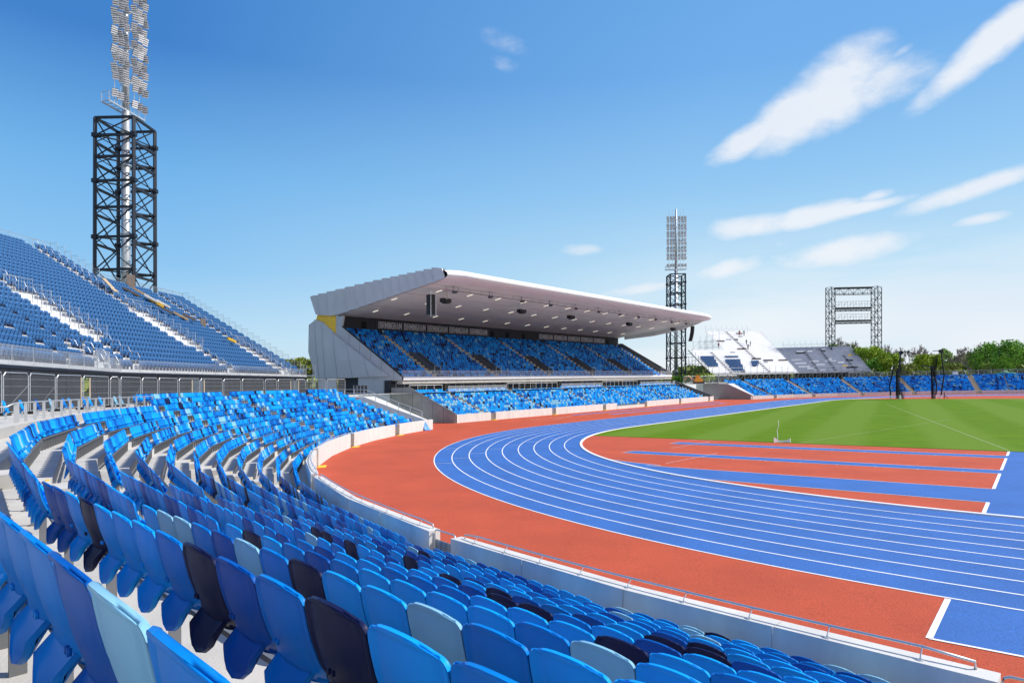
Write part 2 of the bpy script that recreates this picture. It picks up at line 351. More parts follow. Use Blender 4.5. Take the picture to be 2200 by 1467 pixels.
# ------------------------------------------------------------------ terraces of the bends
def ztop(i): return 1.08+.305*i+.0015*i*i
def fl(i): return ztop(i)-.85
def rrow(i): return 61.7+.834*i
def rout(i): return 61.07 if i < 0 else rrow(i)+.22
AIS = [-162.3, -154.6, -142.9, -130, -117.8, -104.3, -92.5, -80, -67.5, -55, -42.5, -30, -17.7]
def facets(s):
    out = []
    for a, b in zip(AIS, AIS[1:]): m = (a+b)/2; out += [(a, m), (m, b)]
    return [(R_(a*s), R_(b*s)) if s > 0 else (R_(b*s), R_(a*s)) for a, b in out]
def pol(c, r, a): return c[0]+r*cos(a), c[1]+r*sin(a)
def make_terrace(c, s, label):
    th = thing('seating_terrace', label, 'terrace', (*pol(c, 66, R_(-130*s) if s > 0 else R_(130)), 0))
    tr, ri = MB(), MB()
    for a, b in facets(s):
        for i in range(13):
            r0, r1, z = rout(i-1), rout(i), fl(i)
            p, q, p2, q2 = pol(c, r0, a), pol(c, r1, a), pol(c, r0, b), pol(c, r1, b)
            tr.add([(*p, z), (*q, z), (*q2, z), (*p2, z)], [(0, 3, 2, 1)])
            if i < 12: ri.add([(*q, z-.02), (*q2, z-.02), (*q2, fl(i+1)), (*q, fl(i+1))], [(0, 1, 2, 3)])
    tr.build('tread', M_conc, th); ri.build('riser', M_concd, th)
    for k in AIS[1:-1]:                              # steps in the aisles with yellow nosings
        a = R_(k*s); e = (-sin(a), cos(a)); st = MB()
        for i in range(12):
            z = fl(i); zn = fl(i+1); r1 = rout(i); st.cur = 0
            x, y = pol(c, r1-.16, a); st.box((x, y, (z+zn)/2-.08), .33, 1.0, (zn-z)-.15+.14, a); st.cur = 1
            x, y = pol(c, r1-.29, a); st.box((x+e[0]*.36, y+e[1]*.36, (z+zn)/2+.002), .07, .22, .012, a)
            x, y = pol(c, r1+.04, a); st.box((x-e[0]*.36, y-e[1]*.36, zn+.004), .07, .22, .012, a)
        st.build('aisle_stair', [M_conc, M_yel], th)
    return th
make_terrace(SC, 1, 'pale concrete terrace steps curving round the near bend under the blue seats')
make_terrace(NC, -1, 'pale concrete terrace steps of the far bend behind the field')
# perimeter walls between the gates
def rail_on(mb, pts, z, r=.022, n=6): mb.tube([(x, y, z) for x, y in pts], r, n)
def perimeter(c, s, k0, k1, label, near, top, z0=0., gate=None, group=None):
    g = .55/60.9*180/pi
    a0, a1 = k0+g, k1-g
    mids = [m for m in ((k0+k1)/2,)]
    A = [R_(x*s) for x in (a0, *mids, a1)]
    th = thing('perimeter_wall', label, 'wall', (*pol(c, 60.9, A[1]), 0), group)
    mb = MB()
    for a, b in zip(A, A[1:]):
        i0, i1, o0, o1 = pol(c, 60.73, a), pol(c, 60.73, b), pol(c, 61.07, a), pol(c, 61.07, b)
        # leave a fine joint between the cast panels
        mb.hexa([(*i0, z0-.1), (*o0, z0-.1), (*o1, z0-.1), (*i1, z0-.1)], [(*i0, top), (*o0, top), (*o1, top), (*i1, top)])
    mb.build('concrete_panel', M_wallw, th)
    if near:
        mj = MB()
        for a in A[1:-1]+[(A[0]+A[1])/2, (A[1]+A[2])/2]:
            p, q = pol(c, 60.725, a), pol(c, 61.075, a); mj.beam((*p, top+.001), (*q, top+.001), .012, .004); mj.beam((*q, .1), (*q, top), .012, .012)
        mj.build('joint', M_concd, th)
        mr_ = MB(); pl = MB()
        n = int((a1-a0)*R_(1)*60.8/1.15)
        pts = [pol(c, 60.80, R_((a0+.25+(a1-a0-.5)*i/(2*n))*s)) for i in range(2*n+1)]
        p3 = [(*pts[0], top)]+[(*pts[0], top+.10)]+[(x, y, top+.15) for x, y in pts[1:-1]]+[(*pts[-1], top+.10), (*pts[-1], top)]
        mr_.tube(p3, .021, 8); mr_.build('handrail', M_steel, th, smooth=True)
        for i in range(n):
            a = R_((a0+.25+(a1-a0-.5)*(i+.5)/n)*s); p, q = pol(c, 60.82, a), pol(c, 60.93, a)
            pl.tube([(*q, top), (*q, top+.05), (*p, top+.14)], .010, 6)
            pl.tube([(*q, top), (*q, top+.012)], .045, 10)
        pl.build('rail_bracket', M_steel, th, smooth=False)
    return th
M_perf = mat('perforated_steel', (.30, .31, .33), .4, .7)
t = M_perf.node_tree; b = t.nodes['Principled BSDF']; tc = N('ShaderNodeTexCoord', t); vo = N('ShaderNodeTexVoronoi', t); vo.inputs['Randomness'].default_value = 0
vo.inputs['Scale'].default_value = 16; t.links.new(tc.outputs['Object'], vo.inputs[0]); mr = N('ShaderNodeMapRange', t); t.links.new(vo.outputs['Distance'], mr.inputs[0])
mr.inputs[1].default_value = .26; mr.inputs[2].default_value = .30
mxg = N('ShaderNodeMix', t, data_type='RGBA'); t.links.new(mr.outputs[0], mxg.inputs[0]); mxg.inputs[6].default_value = (.75, .76, .78, 1); mxg.inputs[7].default_value = (.28, .29, .31, 1)
t.links.new(mxg.outputs[2], b.inputs['Base Color'])
def gate(c, s, k, label, z0=0., top=1.1):
    a = R_(k*s); e = (-sin(a), cos(a)); x, y = pol(c, 60.9, a)
    th = thing('wall_gate', label, 'gate', (x, y, z0), 'gates in the perimeter walls')
    mb = MB(); mb.box((x, y, z0+.08+(top-.25)/2), .03, .98, top-.25, a); mb.build('perforated_panel', M_perf, th)
    f = MB()
    P = lambda t_, z: (x+e[0]*t_, y+e[1]*t_, z0+z)
    f.tube([P(-.52, 0), P(-.52, top), P(-.50, top+.06), P(-.44, top+.09), P(.44, top+.09), P(.50, top+.06), P(.52, top), P(.52, 0)], .02, 6)
    f.build('gate_frame', M_steel, th, smooth=True)
    y_ = MB(); y_.box((*pol(c, 60.45, a), z0+.02), .5, 1.1, .04, a); y_.build('threshold_step', M_yel, th)
SW = ['white concrete wall length by the blue triangular sheet at its far end', 'white concrete wall length between two gates, in the left middle of the bend', 'white curved wall length where the bend turns furthest left',
      'white wall length with steel handrail, between the passage and the perforated gate', 'white wall length with steel handrail just left of the perforated gate', 'long white wall with steel handrail along the bottom, ending at the gate in the corner', 'short wall length past the corner gate at bottom right']
for i, (k0, k1) in enumerate(zip(AIS[:8], AIS[1:8])):
    perimeter(SC, 1, k0 if i else -163.4, k1, SW[i], i >= 2, 1.15, group='perimeter wall of the near bend')
for k, lb in ((-154.6, 'small steel gate in the white wall nearest the blue triangular sheet'), (-142.9, 'small steel gate in the white wall, second back from the blue sheet'), (-130, 'steel gate in the wall where the bend turns furthest left'),
              (-117.8, 'steel gate between handrailed walls beside the grey passage'), (-104.3, 'perforated grey steel gate with curved top rail between two white walls'), (-92.5, 'steel gate whose curved rail shows in the bottom right corner')):
    gate(SC, 1, k, lb)
NW = ['far white wall length beside the wide concrete ramp', 'sunlit far wall length behind the west side of the field', 'far wall length just left of the throwing cage', 'shaded far wall length behind the throwing cage', 'shaded far wall length right of the throwing cage', 'shaded far wall length under the wide tan stairway at right', 'shaded far wall length at the right edge']
for i, (k0, k1) in enumerate(zip(AIS[:8], AIS[1:8])):
    perimeter(NC, -1, k0 if i else -163.4, k1, NW[i], False, .85, group='perimeter wall of the far bend')
for k, lb in ((-154.6, 'grey gate in the far wall nearest the ramp'), (-142.9, 'dark gate in the far wall below the second far stair'), (-130, 'dark gate in the far wall left of the throwing cage'), (-117.8, 'dark gate seen between the throwing cage posts'), (-104.3, 'dark gate in the far wall below the wide tan stair')):
    gate(NC, -1, k, lb, 0, .8)
# tan stairways of the far bend
for k, lb in ((-154.6, 'narrow tan stair of the far bend nearest the ramp'), (-142.9, 'tan stair of the far bend, second from the ramp'), (-130, 'tan stair of the far bend left of the throwing cage'), (-117.8, 'tan stair of the far bend seen through the throwing cage'), (-104.3, 'wide tan stair of the far bend right of the throwing cage'), (-92.5, 'tan stair of the far bend at the right edge')):
    a = R_(-k); th = thing('stairway', lb, 'stairway', (*pol(NC, 61.1, a), 0), 'stairways of the far bend'); mb = MB()
    for i in range(13):
        z = fl(i); r1 = rout(i)
        for j in range(2):
            rr0 = rout(i-1)+.417*j; x, y = pol(NC, rr0+.21, a); mb.box((x, y, z-.1+.16*j+.02), .42, 1.25, .34, a)
    mb.build('step', M_tan, th)
# ------------------------------------------------------------------ seats
SEATCOL = [('azure', (.002, .185, .60)), ('bright blue', (.005, .31, .84)), ('deep blue', (.002, .085, .38)), ('navy', (.008, .012, .055)), ('pale blue', (.21, .45, .62))]
M_seat = [mat('seat_plastic_'+n.replace(' ', '_'), c, .42, var=.05, vscale=3, spec=.13) for n, c in SEATCOL]
M_hinge = mat('hinge_grey', (.22, .225, .24), .5, .4)
def grid_shell(S, T, fx, th_, edge=.006):
    """two skins over the (s,t) grid, joined round the border; fx(s,t)->(x,y,z), back skin pushed by back(s,t)"""
    v = []; f = []; ns, ntt = len(S), len(T)
    for side in (0, 1):
        for t_ in T:
            for s_ in S: v.append(fx(s_, t_, side))
    o = ns*ntt
    for j in range(ntt-1):
        for i in range(ns-1):
            a = j*ns+i; f.append((a, a+1, a+ns+1, a+ns)); f.append((o+a, o+a+ns, o+a+ns+1, o+a+1))
    bd = [i for i in range(ns)]+[j*ns+ns-1 for j in range(1, ntt)]+[(ntt-1)*ns+i for i in range(ns-2, -1, -1)]+[j*ns for j in range(ntt-2, 0, -1)]
    # rounded lip
    lip = len(v); cx_ = np.mean([v[b] for b in bd], axis=0)
    for b in bd:
        m = (np.array(v[b])+np.array(v[o+b]))/2; d = m-cx_; d[1] = 0; d /= (np.linalg.norm(d)+1e-9); v.append(tuple(m+d*edge))
    n = len(bd)
    for i in range(n):
        j = (i+1) % n; f.append((bd[i], lip+i, lip+j, bd[j])[::-1]); f.append((lip+i, o+bd[i], o+bd[j], lip+j)[::-1])
    return v, f
def ss(x, a, b): x = min(1, max(0, (x-a)/(b-a))); return x*x*(3-2*x)
def back_fx(s, t, side):
    k_ = abs(s); wd = .165+.058*ss(t, .0, .16)
    zt = .85-.008*s*s; zb = .40; z = zb+(zt-zb)*t
    if t > .78: z -= .030*k_**3*((t-.78)/.22)**2         # rounded upper corners
    if t > .78: wd -= .068*(1-math.sqrt(max(0, 1-((t-.78)/.22)**2*.995)))
    y = .085*(1-t)**3+.05*(1-t)+.056*k_**2.6*(1-.35*t)
    e = min((1-k_)*.9, (1-t)*2.0)
    y += .004 if side == 0 else -.017+.018*ss(e, .075, .115)*ss(t, .16, .24)+.006*(1-ss(t, .16, .24))
    return (s*wd, y-.01, z)
def pan_fx(s, t, side):
    zb = .285+.13*(1-math.sqrt(max(0, 1-abs(s)**2*.985))); zt = .57-.03*abs(s)**3; z = zt+(zb-zt)*t
    y = .155-.13*t+.02*s*s
    y += .016 if side == 0 else -.016
    return (s*.150, y, z)
S1 = [-1, -.955, -.9, -.84, -.6, -.25, .25, .6, .84, .9, .955, 1]; T1 = [0, .06, .11, .16, .20, .24, .32, .5, .66, .78, .84, .89, .93, .96, .98, .992, 1]
bv, bf = grid_shell(S1, T1, back_fx, .02)
pv, pf = grid_shell([-1, -.95, -.8, -.5, 0, .5, .8, .95, 1], [0, .2, .45, .7, .88, 1], pan_fx, .04)
mbb = MB(); mbb.add(bv, bf)
for sx in (-1, 1):                                   # side arms flowing forward to the hinge
    mbb.tube([(sx*.150, .13, .44), (sx*.160, .16, .41), (sx*.172, .20, .378)], .016, 6, True, .018)
for q_ in (-.014, .014): mbb.box((q_, .012, .575), .010, .012, .022)
def raw_mesh(name, mb, mats, smooth=True):
    me = bpy.data.meshes.new(name); me.from_pydata(mb.v, [], mb.f)
    for m in mats: me.materials.append(m)
    if smooth: me.polygons.foreach_set('use_smooth', [True]*len(mb.f))
    if len(mats) > 1: me.polygons.foreach_set('material_index', mb.m)
    me.update(); return me
ME_back = raw_mesh('backrest', mbb, [M_seat[0]])
mbp = MB(); mbp.add(pv, pf); ME_pan = raw_mesh('seat_pan', mbp, [M_seat[0]])
mbk = MB()
for sx in (-1, 1): mbk.tube([(sx*.182, .205, .372), (sx*.222, .205, .372)], .022, 10)
mbk.beam((-.2, .17, .345), (.222, .17, .345), .03, .03); mbk.box((.222, .13, .18), .012, .07, .36); mbk.box((.222, .13, .006), .10, .12, .012)
ME_brk = raw_mesh('mounting_bracket', mbk, [M_hinge], False)
mbk2 = MB()
for sx in (-1, 1): mbk2.tube([(sx*.182, .205, .372), (sx*.222, .205, .372)], .022, 8)
mbk2.beam((-.222, .17, .345), (.222, .17, .345), .03, .03); ME_brk2 = raw_mesh('mounting_bracket', mbk2, [M_hinge], False)
# light versions
def decimated(S, T, fx): return grid_shell(S, T, fx, .02, .003)
dm = MB(); dm.add(*decimated([-1, -.8, -.3, .3, .8, 1], [0, .16, .5, .82, .94, 1], back_fx)); nplast = len(dm.f)
dm.add(*decimated([-1, -.5, .5, 1], [0, .6, 1], pan_fx)); dm.cur = 0
TM = (np.array(dm.v), dm.f, [0]*len(dm.f)); 
dm2 = MB(); dm2.beam((-.22, .17, .35), (.22, .17, .35), .04, .04); dm2.box((.222, .13, .18), .02, .07, .36)
TM = (np.vstack([TM[0], np.array(dm2.v)]), TM[1]+[tuple(i+len(dm.v) for i in f) for f in dm2.f], [0]*len(dm.f)+[1]*len(dm2.f))
lo = MB()                                            # far version: curved back, tipped pan, dark bar
zz = [(.42, .12, .05), (.53, .13, .02), (.59, .218, .0), (.78, .218, -.02), (.845, .17, -.03)]
for (z0, w0, y0), (z1, w1, y1) in zip(zz, zz[1:]):
    lo.add([(-w0, y0, z0), (w0, y0, z0), (w1, y1, z1), (-w1, y1, z1)], [(0, 1, 2, 3)])
    lo.add([(-w0, y0-.03, z0), (w0, y0-.03, z0), (w1, y1-.03, z1), (-w1, y1-.03, z1)], [(3, 2, 1, 0)])
lo.add([(-.17, -.03, .835), (.17, -.03, .835), (.17, -.06, .835), (-.17, -.06, .835)], [(0, 1, 2, 3)])
lo.hexa([(-.14, .0, .27), (.14, .0, .27), (.14, .07, .25), (-.14, .07, .25)], [(-.16, .10, .58), (.16, .10, .58), (.16, .16, .57), (-.16, .16, .57)])
nl_ = len(lo.f); lo.bx(-.24, .24, .08, .2, .33, .38)
TL = (np.array(lo.v), lo.f, [0]*nl_+[1]*(len(lo.f)-nl_))
def proj(x, y, z):
    dx, dy = x-CX, y-CY; Dp = dx*FX+dy*FY; s = dx*RX+dy*RY
    if Dp < .05: return None
    return 1100+FPX*s/Dp, VH-FPX*(z-CH+KS*s)/Dp, Dp
class SeatBag:
    """merges many seats into one mesh"""
    def __init__(s): s.V = []; s.F = []; s.M = []; s.n = 0
    def add(s, T, x, y, z, rz, ci, sc_=1.0):
        v, f, m = T; c_, s_ = cos(rz), sin(rz); o = np.empty_like(v)
        o[:, 0] = x+(v[:, 0]*c_-v[:, 1]*s_)*sc_; o[:, 1] = y+(v[:, 0]*s_+v[:, 1]*c_)*sc_; o[:, 2] = z+SH(x, y)+v[:, 2]*sc_
        s.V.append(o); s.F += [tuple(i+s.n for i in q) for q in f]; s.M += [ci if k == 0 else s.dark for k in m]; s.n += len(v)
    def build(s, name, mats, smooth=False):
        V = np.vstack(s.V); org = V.mean(0); org[2] = V[:, 2].min(); V = V-org
        me = bpy.data.meshes.new(name); me.from_pydata(V.tolist(), [], s.F)
        for m in mats: me.materials.append(m)
        me.polygons.foreach_set('material_index', s.M); me.update()
        o = bpy.data.objects.new(name, me); C.objects.link(o); o.location = org; return o
seats = []                                            # (x,y,z,rz,colour,row,sector,index,place)
rs = random.Random(21)
def pick(prev, w_):
    r = rs.random()
    if prev is not None and prev in (3, 4, 2) and r < .45: return prev
    return rs.choices(range(5), weights=w_)[0]
WB = (34, 38, 14, 6, 8)
NR = {0: 13, 1: 13, 2: 13, 3: 11, 4: 11, 5: 12, 6: 11, 7: 8, 8: 8, 9: 8, 10: 8, 11: 8}
for place, c, s in (('near', SC, 1), ('far', NC, -1)):
    for k, (A0, A1) in enumerate(zip(AIS, AIS[1:])):
        if k > 7: continue
        mid = (A0+A1)/2; prevrow = {}
        for i in range(13 if place == 'far' else NR[k]):
            r = rrow(i); row = {}; cnt = 0
            for (fa, fb) in ((A0, mid), (mid, A1)):
                la, lb = R_(fa*s), R_(fb*s); p, q = np.array(pol(c, r, la)), np.array(pol(c, r, lb)); Lf = np.linalg.norm(q-p); dr = (q-p)/Lf
                g0 = (.55 if k else float(np.interp(r, [60.7, 68, 78], [.5, 2.6, 2.8]))) if fa == A0 else .06; g1 = .55 if fb == A1 else .06
                n = int((Lf-g0-g1)/.45); off = g0+((Lf-g0-g1)-n*.45)/2+.246
                am = (la+lb)/2
                for j in range(n):
                    x, y = p+dr*(off+j*.45)+np.array([cos(am), sin(am)])*.05
                    ci = pick(prevrow.get(cnt), WB) if i % 2 else pick(None, WB)
                    row[cnt] = ci; cnt += 1
                    seats.append((x, y, fl(i), am+pi/2, ci, i, k, cnt, place))
            prevrow = row
# seats of the two tiers of the grandstand
GA = [-1.6, 5.8, 20.6, 36.2, 51.8, 67.5, 84.0, 86.2]
def gz_low(i): return .35+.335*i
def gx_low(i): return -63.0-.83*i
def gz_up(i): return 6.02+.515*i
def gx_up(i): return -73.6-.87*i
for tier, nr, gx, gz, wts in (('lower', 11, gx_low, gz_low, (24, 38, 11, 4, 23)), ('upper', 16, gx_up, gz_up, (34, 30, 24, 9, 4))):
    for k, (y0, y1) in enumerate(zip(GA, GA[1:])):
        for i in range(nr):
            if tier == 'lower' and i == 10 and k in (2, 4): continue
            a = y0+(.45 if k else .1); b = y1-.45
            if tier == 'upper' and 1 <= i <= 6 and k: a += 1.4
            n = int((b-a)/.5)
            for j in range(n):
                seats.append((gx(i)-.45, a+.25+j*(b-a)/n, gz(i), -pi/2, rs.choices(range(5), weights=wts)[0], i, k, j+1, tier))
PALE = [(316, 1262), (337, 1105), (364, 1119), (529, 1181), (652, 1146), (911, 1291), (1009, 1211), (611, 1117), (884, 1168), (1336, 1312), (1332, 1326), (1491, 1340), (1518, 1358), (1473, 1367), (1286, 1440), (1795, 1440), (1859, 1435)]
NAVY = [(189, 1092), (430, 1154), (540, 1147), (646, 1236), (722, 1270), (870, 1195), (911, 1188), (984, 1241), (1085, 1262), (1072, 1288), (1159, 1299), (1143, 1310), (685, 1135), (700, 1140), (747, 1157), (1336, 1367), (1418, 1376), (1509, 1390), (1527, 1403), (1550, 1358)]
cand = []
for n_, q in enumerate(seats):                        # colours of the nearest seats follow the place's own mix
    if q[8] != 'near' or math.hypot(q[0]-CX, q[1]-CY) > 17: continue
    pr = proj(q[0], q[1], q[2]+.84)
    if pr is None: continue
    if q[4] in (3, 4): seats[n_] = q[:4]+(rs.choice((0, 1, 1, 2)),)+q[5:]
    cand.append((n_, pr))
for lst, ci in ((PALE, 4), (NAVY, 3)):
    for (u, v) in lst:
        n_ = min(cand, key=lambda c_: (c_[1][0]-u)**2+(c_[1][1]-v)**2)[0]; seats[n_] = seats[n_][:4]+(ci,)+seats[n_][5:]
vis = []
for q in seats:
    pr = proj(q[0], q[1], q[2]+.6)
    if pr is None or not (-25 < pr[0] < 2225) or pr[1] > 1900: continue
    vis.append((pr[2], q, pr))
vis.sort(key=lambda t_: t_[0])
nearset = vis[:300]
inner = set(id(t_[1]) for t_ in nearset)
FEAT = {3: 'stair beside the grey passage', 4: 'perforated gate stair', 5: 'perforated gate stair', 6: 'corner gate stair', 7: 'corner gate stair'}
GRP = 'moulded blue seats of the near bend terrace'
for Dp, (x, y, z, rz, ci, i, k, cnt, place), pr in nearset:
    cn = SEATCOL[ci][0]
    reg = {3: 'left of the passage', 4: 'between passage and perforated gate', 5: 'left of the corner gate', 6: 'past the corner gate', 7: 'beyond the corner gate'}.get(k, 'at the far left')
    lb = f'{cn} seat, {ordn(cnt)} from left, {ordn(i+1)} row up, {reg}'
    t_ = bpy.data.objects.new('stadium_seat', None); C.objects.link(t_); t_.empty_display_size = .1
    t_.location = W(x, y, z); t_.rotation_euler = (0, 0, rz); tag(t_, lb, 'seat', GRP)
    for nm, me in (('backrest', ME_back), ('seat_pan', ME_pan), ('mounting_bracket', ME_brk)):
        if nm == 'mounting_bracket' and cnt % 3: me = ME_brk2
        o = bpy.data.objects.new(nm, me); C.objects.link(o); o.parent = t_
        if nm != 'mounting_bracket': o.material_slots[0].link = 'OBJECT'; o.material_slots[0].material = M_seat[ci]
bag = SeatBag(); bag.dark = 5
for q in seats:
    if id(q) in inner: continue
    pr = proj(q[0], q[1], q[2]+.6)
    if pr is None: 
        if math.hypot(q[0]-CX, q[1]-CY) > 6: continue
        bag.add(TM, q[0], q[1], q[2], q[3], q[4]); continue
    if not (-500 < pr[0] < 2700): continue
    if math.hypot(q[0]-CX, q[1]-CY) < .75: continue
    bag.add(TM if (pr[2] < 45 and q[8] == 'near') else TL, q[0], q[1], q[2], q[3], q[4])
o = bag.build('stadium_seats', M_seat+[mat('seat_bracket_grey', (.13, .135, .14), .6)])
tag(o, 'thousands of small blue, navy and pale blue seats filling the terraces and covered stand beyond the nearest rows', 'seats'); o['kind'] = 'stuff'
# ------------------------------------------------------------------ covered grandstand
Y0, Y1 = -2.0, 87.0
gs = thing('covered_grandstand', 'large covered two tier grandstand with white cantilever roof and silver grey end cladding', 'grandstand', (-76, 42, 0))
def G(mb, name, m, smooth=False, parent=None): return mb.build(name, m, parent or gs, smooth=smooth)
def sweep(mb, prof, ya, yb, n=1, close=True):          # profile in x,z pushed along y
    k = len(prof); vs = []
    for i in range(n+1):
        y = ya+(yb-ya)*i/n; vs += [(x, y, z) for x, z in prof]
    fs = [(i*k+j, i*k+(j+1) % k, (i+1)*k+(j+1) % k, (i+1)*k+j) for i in range(n) for j in range(k if close else k-1)]
    fs += [tuple(range(k))[::-1], tuple(n*k+j for j in range(k))] if close else []
    mb.add(vs, fs)
# front wall of the lower tier with gates
gy = [5.8, 20.8, 36.4, 52.2, 68.0, 84.0]
mb = MB(); yy = [Y0]+gy+[Y1]
for i in range(len(yy)-1):
    a = yy[i]+(.55 if i else 0); b_ = yy[i+1]-(.55 if i < len(yy)-2 else 0); mb = MB()
    if i == 3: mb.bx(-62.3, -62, a+4, b_, -.1, .55); mb.bx(-62.3, -62, a, a+3.9, -.1, 1.12)
    else: mb.bx(-62.3, -62, a, b_, -.1, 1.12)
    G(mb, 'front_wall', M_wallw)
for i, y in enumerate(gy):
    mb = MB(); mb.bx(-62.2, -62.17, y-.45, y+.45, .1, 1.0); G(mb, 'gate', M_perf)
    mb = MB(); mb.bx(-62.15, -61.5, y-.5, y+.5, 0, .05); G(mb, 'threshold', M_yel)
# stepped floors
mb = MB()
for i in range(11):
    x1 = -62.3 if i == 0 else gx_low(i)+.35; x0 = gx_low(i+1)+.35 if i < 10 else -76.6
    mb.bx(x0, x1, Y0+.3, Y1-.3, -.2, gz_low(i) if i < 10 else 4.05)
G(mb, 'lower_tier_floor', M_conc)
mb = MB(); mb.bx(-77, -72.8, Y0+.02, Y1, 6.02, 6.1)
for i in range(16):
    x1 = -72.9 if i == 0 else gx_up(i)+.3; x0 = gx_up(i+1)+.3 if i < 15 else -88.2
    mb.bx(x0, x1, Y0+.3, Y1-.3, gz_up(i)-.6, gz_up(i))
G(mb, 'upper_tier_floor', M_concd)
for k, y in enumerate(GA[1:-1]):                      # stairs of the two tiers
    mb = MB()
    for i in range(10):
        mb.bx(gx_low(i)-.10, gx_low(i)+.34, y-.4, y+.4, gz_low(i)-.05, gz_low(i)+.17)
    mb.cur = 1
    for i in range(10):
        mb.bx(gx_low(i)+.22, gx_low(i)+.345, y-.4, y+.4, gz_low(i)+.17, gz_low(i)+.18); mb.bx(gx_low(i)-.5, gx_low(i)-.38, y-.4, y+.4, gz_low(i)+.331, gz_low(i)+.345)
    G(mb, 'lower_stair', [M_conc, M_yel])
    mb = MB()
    for i in range(15): mb.bx(gx_up(i)-.12, gx_up(i)+.30, y-.45, y+.45, gz_up(i)-.05, gz_up(i)+.26)
    G(mb, 'upper_stair', M_tan)
    for dy in (.55, 1.9):                            # entrance wells
        mb = MB(); mb.prism([(-74.6, y+dy, 6.1), (-80.3, y+dy, 6.1), (-80.3, y+dy, 10.4), (-79.6, y+dy, 10.6), (-74.6, y+dy, 7.6)], (0, .12, 0)); G(mb, 'entrance_wall', M_cgrey)
    mb = MB(); mb.bx(-80.4, -80.25, y+.55, y+2.0, 6.1, 10.6); G(mb, 'entrance_back', M_cgrey)
    mb = MB(); mb.tube([(-74.6, y+.6, 8.2), (-74.6, y+1.95, 8.2)], .03); mb.tube([(-74.6, y+.6, 6.1), (-74.6, y+.6, 8.2)], .03); mb.tube([(-74.6, y+1.95, 6.1), (-74.6, y+1.95, 8.2)], .03); G(mb, 'entrance_rail', M_galv)
# balcony
mb = MB(); mb.bx(-76.8, -72.7, Y0, Y1, 6.0, 6.46); G(mb, 'balcony_slab', M_roofw)
M_clear = mat('clear_glass', (.8, .85, .9), .05)
nt_ = M_clear.node_tree; b = nt_.nodes['Principled BSDF']; tr_ = N('ShaderNodeBsdfTransparent', nt_); mxs = N('ShaderNodeMixShader', nt_); mxs.inputs[0].default_value = .12
nt_.links.new(tr_.outputs[0], mxs.inputs[1]); nt_.links.new(b.outputs[0], mxs.inputs[2]); nt_.links.new(mxs.outputs[0], nt_.nodes['Material Output'].inputs[0])
mb = MB()
for i in range(36): mb.bx(-72.80, -72.785, Y0+.1+i*2.47, Y0+2.5+i*2.47, 6.47, 7.35)
G(mb, 'balcony_glass', M_clear)
mb = MB(); mb.tube([(-72.79, Y0, 7.38), (-72.79, Y1, 7.38)], .025); G(mb, 'balcony_rail', M_steel)
# dark rooms under the balcony
mb = MB(); mb.bx(-76.9, -76.6, Y0+.1, Y1-.2, 4.05, 6.0); G(mb, 'concourse_wall', M_cgrey)
yy = [Y0+.2, 4.8, 10.7, 18.6, 25.9, 34, 42.9, 51, 60, 68.5, 77, 85]
for i, y in enumerate(yy):
    mb = MB(); mb.bx(-76.6, -76.3, y-.35, y+.35, 4.05, 6.0); G(mb, 'pier', M_concg)
    if i < len(yy)-1:
        y2 = yy[i+1]; mb = MB(); mb.bx(-76.59, -76.55, y+.9, y+(y2-y)*.55, 4.1, 5.9); G(mb, 'window', M_glass)
        mb = MB(); 
        for q in (y+.9, y+(y2-y)*.3, y+(y2-y)*.55): mb.bx(-76.56, -76.50, q-.04, q+.04, 4.05, 6.0)
        mb.bx(-76.56, -76.50, y+.86, y+(y2-y)*.55+.04, 5.88, 6.0); G(mb, 'window_frame', M_galv)
# glass balustrade and rails behind the lower tier
for a, b_ in zip(GA, GA[1:]):
    mb = MB(); k = GA.index(a)
    if k in (0, 2, 4):
        mb.tube([(-71.95, a+.3, 5.2), (-71.95, b_-.4, 5.2)], .03)
        n = max(2, int((b_-a)/1.6))
        for i in range(n+1): q = a+.3+(b_-a-.7)*i/n; mb.tube([(-71.95, q, 4.05), (-71.95, q, 5.2)], .022)
        G(mb, 'rear_rail', M_white)
    else:
        mb.bx(-71.5, -71.48, a+.5, b_-.5, 4.1, 5.0); G(mb, 'rear_glass', M_clear); mb = MB()
        for i in range(6): q = a+.5+(b_-a-1)*i/5; mb.bx(-71.53, -71.45, q-.03, q+.03, 4.05, 5.05)
        G(mb, 'glass_post', M_galv)
# back wall and lettering
mb = MB(); mb.bx(-88.4, -88.0, Y0+.3, Y1-.3, 13.0, 16.62); G(mb, 'back_wall', M_back)
mb = MB()
for y in (3.2, 35.6, 40.5, 46.0, 81.2): mb.bx(-88.0, -87.96, y-.5, y+.5, 13.9, 15.9)
G(mb, 'back_doorway', mat('doorway_dark', (.004, .004, .005), .9))
LET = {'B': [(0,0,0,1),(0,1,.55,1),(.55,1,.7,.88),(.7,.88,.7,.66),(.7,.66,.55,.53),(.55,.53,0,.53),(.55,.53,.75,.40),(.75,.40,.75,.13),(.75,.13,.58,0),(.58,0,0,0)],
       'I': [(0,0,0,1)], 'R': [(0,0,0,1),(0,1,.55,1),(.55,1,.72,.87),(.72,.87,.72,.63),(.72,.63,.55,.5),(.55,.5,0,.5),(.42,.5,.75,0)],
       'M': [(0,0,0,1),(0,1,.45,.3),(.45,.3,.9,1),(.9,1,.9,0)], 'N': [(0,0,0,1),(0,1,.72,0),(.72,0,.72,1)],
       'G': [(.72,.78,.72,.88),(.72,.88,.58,1),(.58,1,.15,1),(.15,1,0,.88),(0,.88,0,.12),(0,.12,.15,0),(.15,0,.58,0),(.58,0,.72,.12),(.72,.12,.72,.5),(.72,.5,.42,.5)],
       'H': [(0,0,0,1),(.72,0,.72,1),(0,.5,.72,.5)], 'A': [(0,0,.38,1),(.38,1,.76,0),(.13,.3,.63,.3)]}
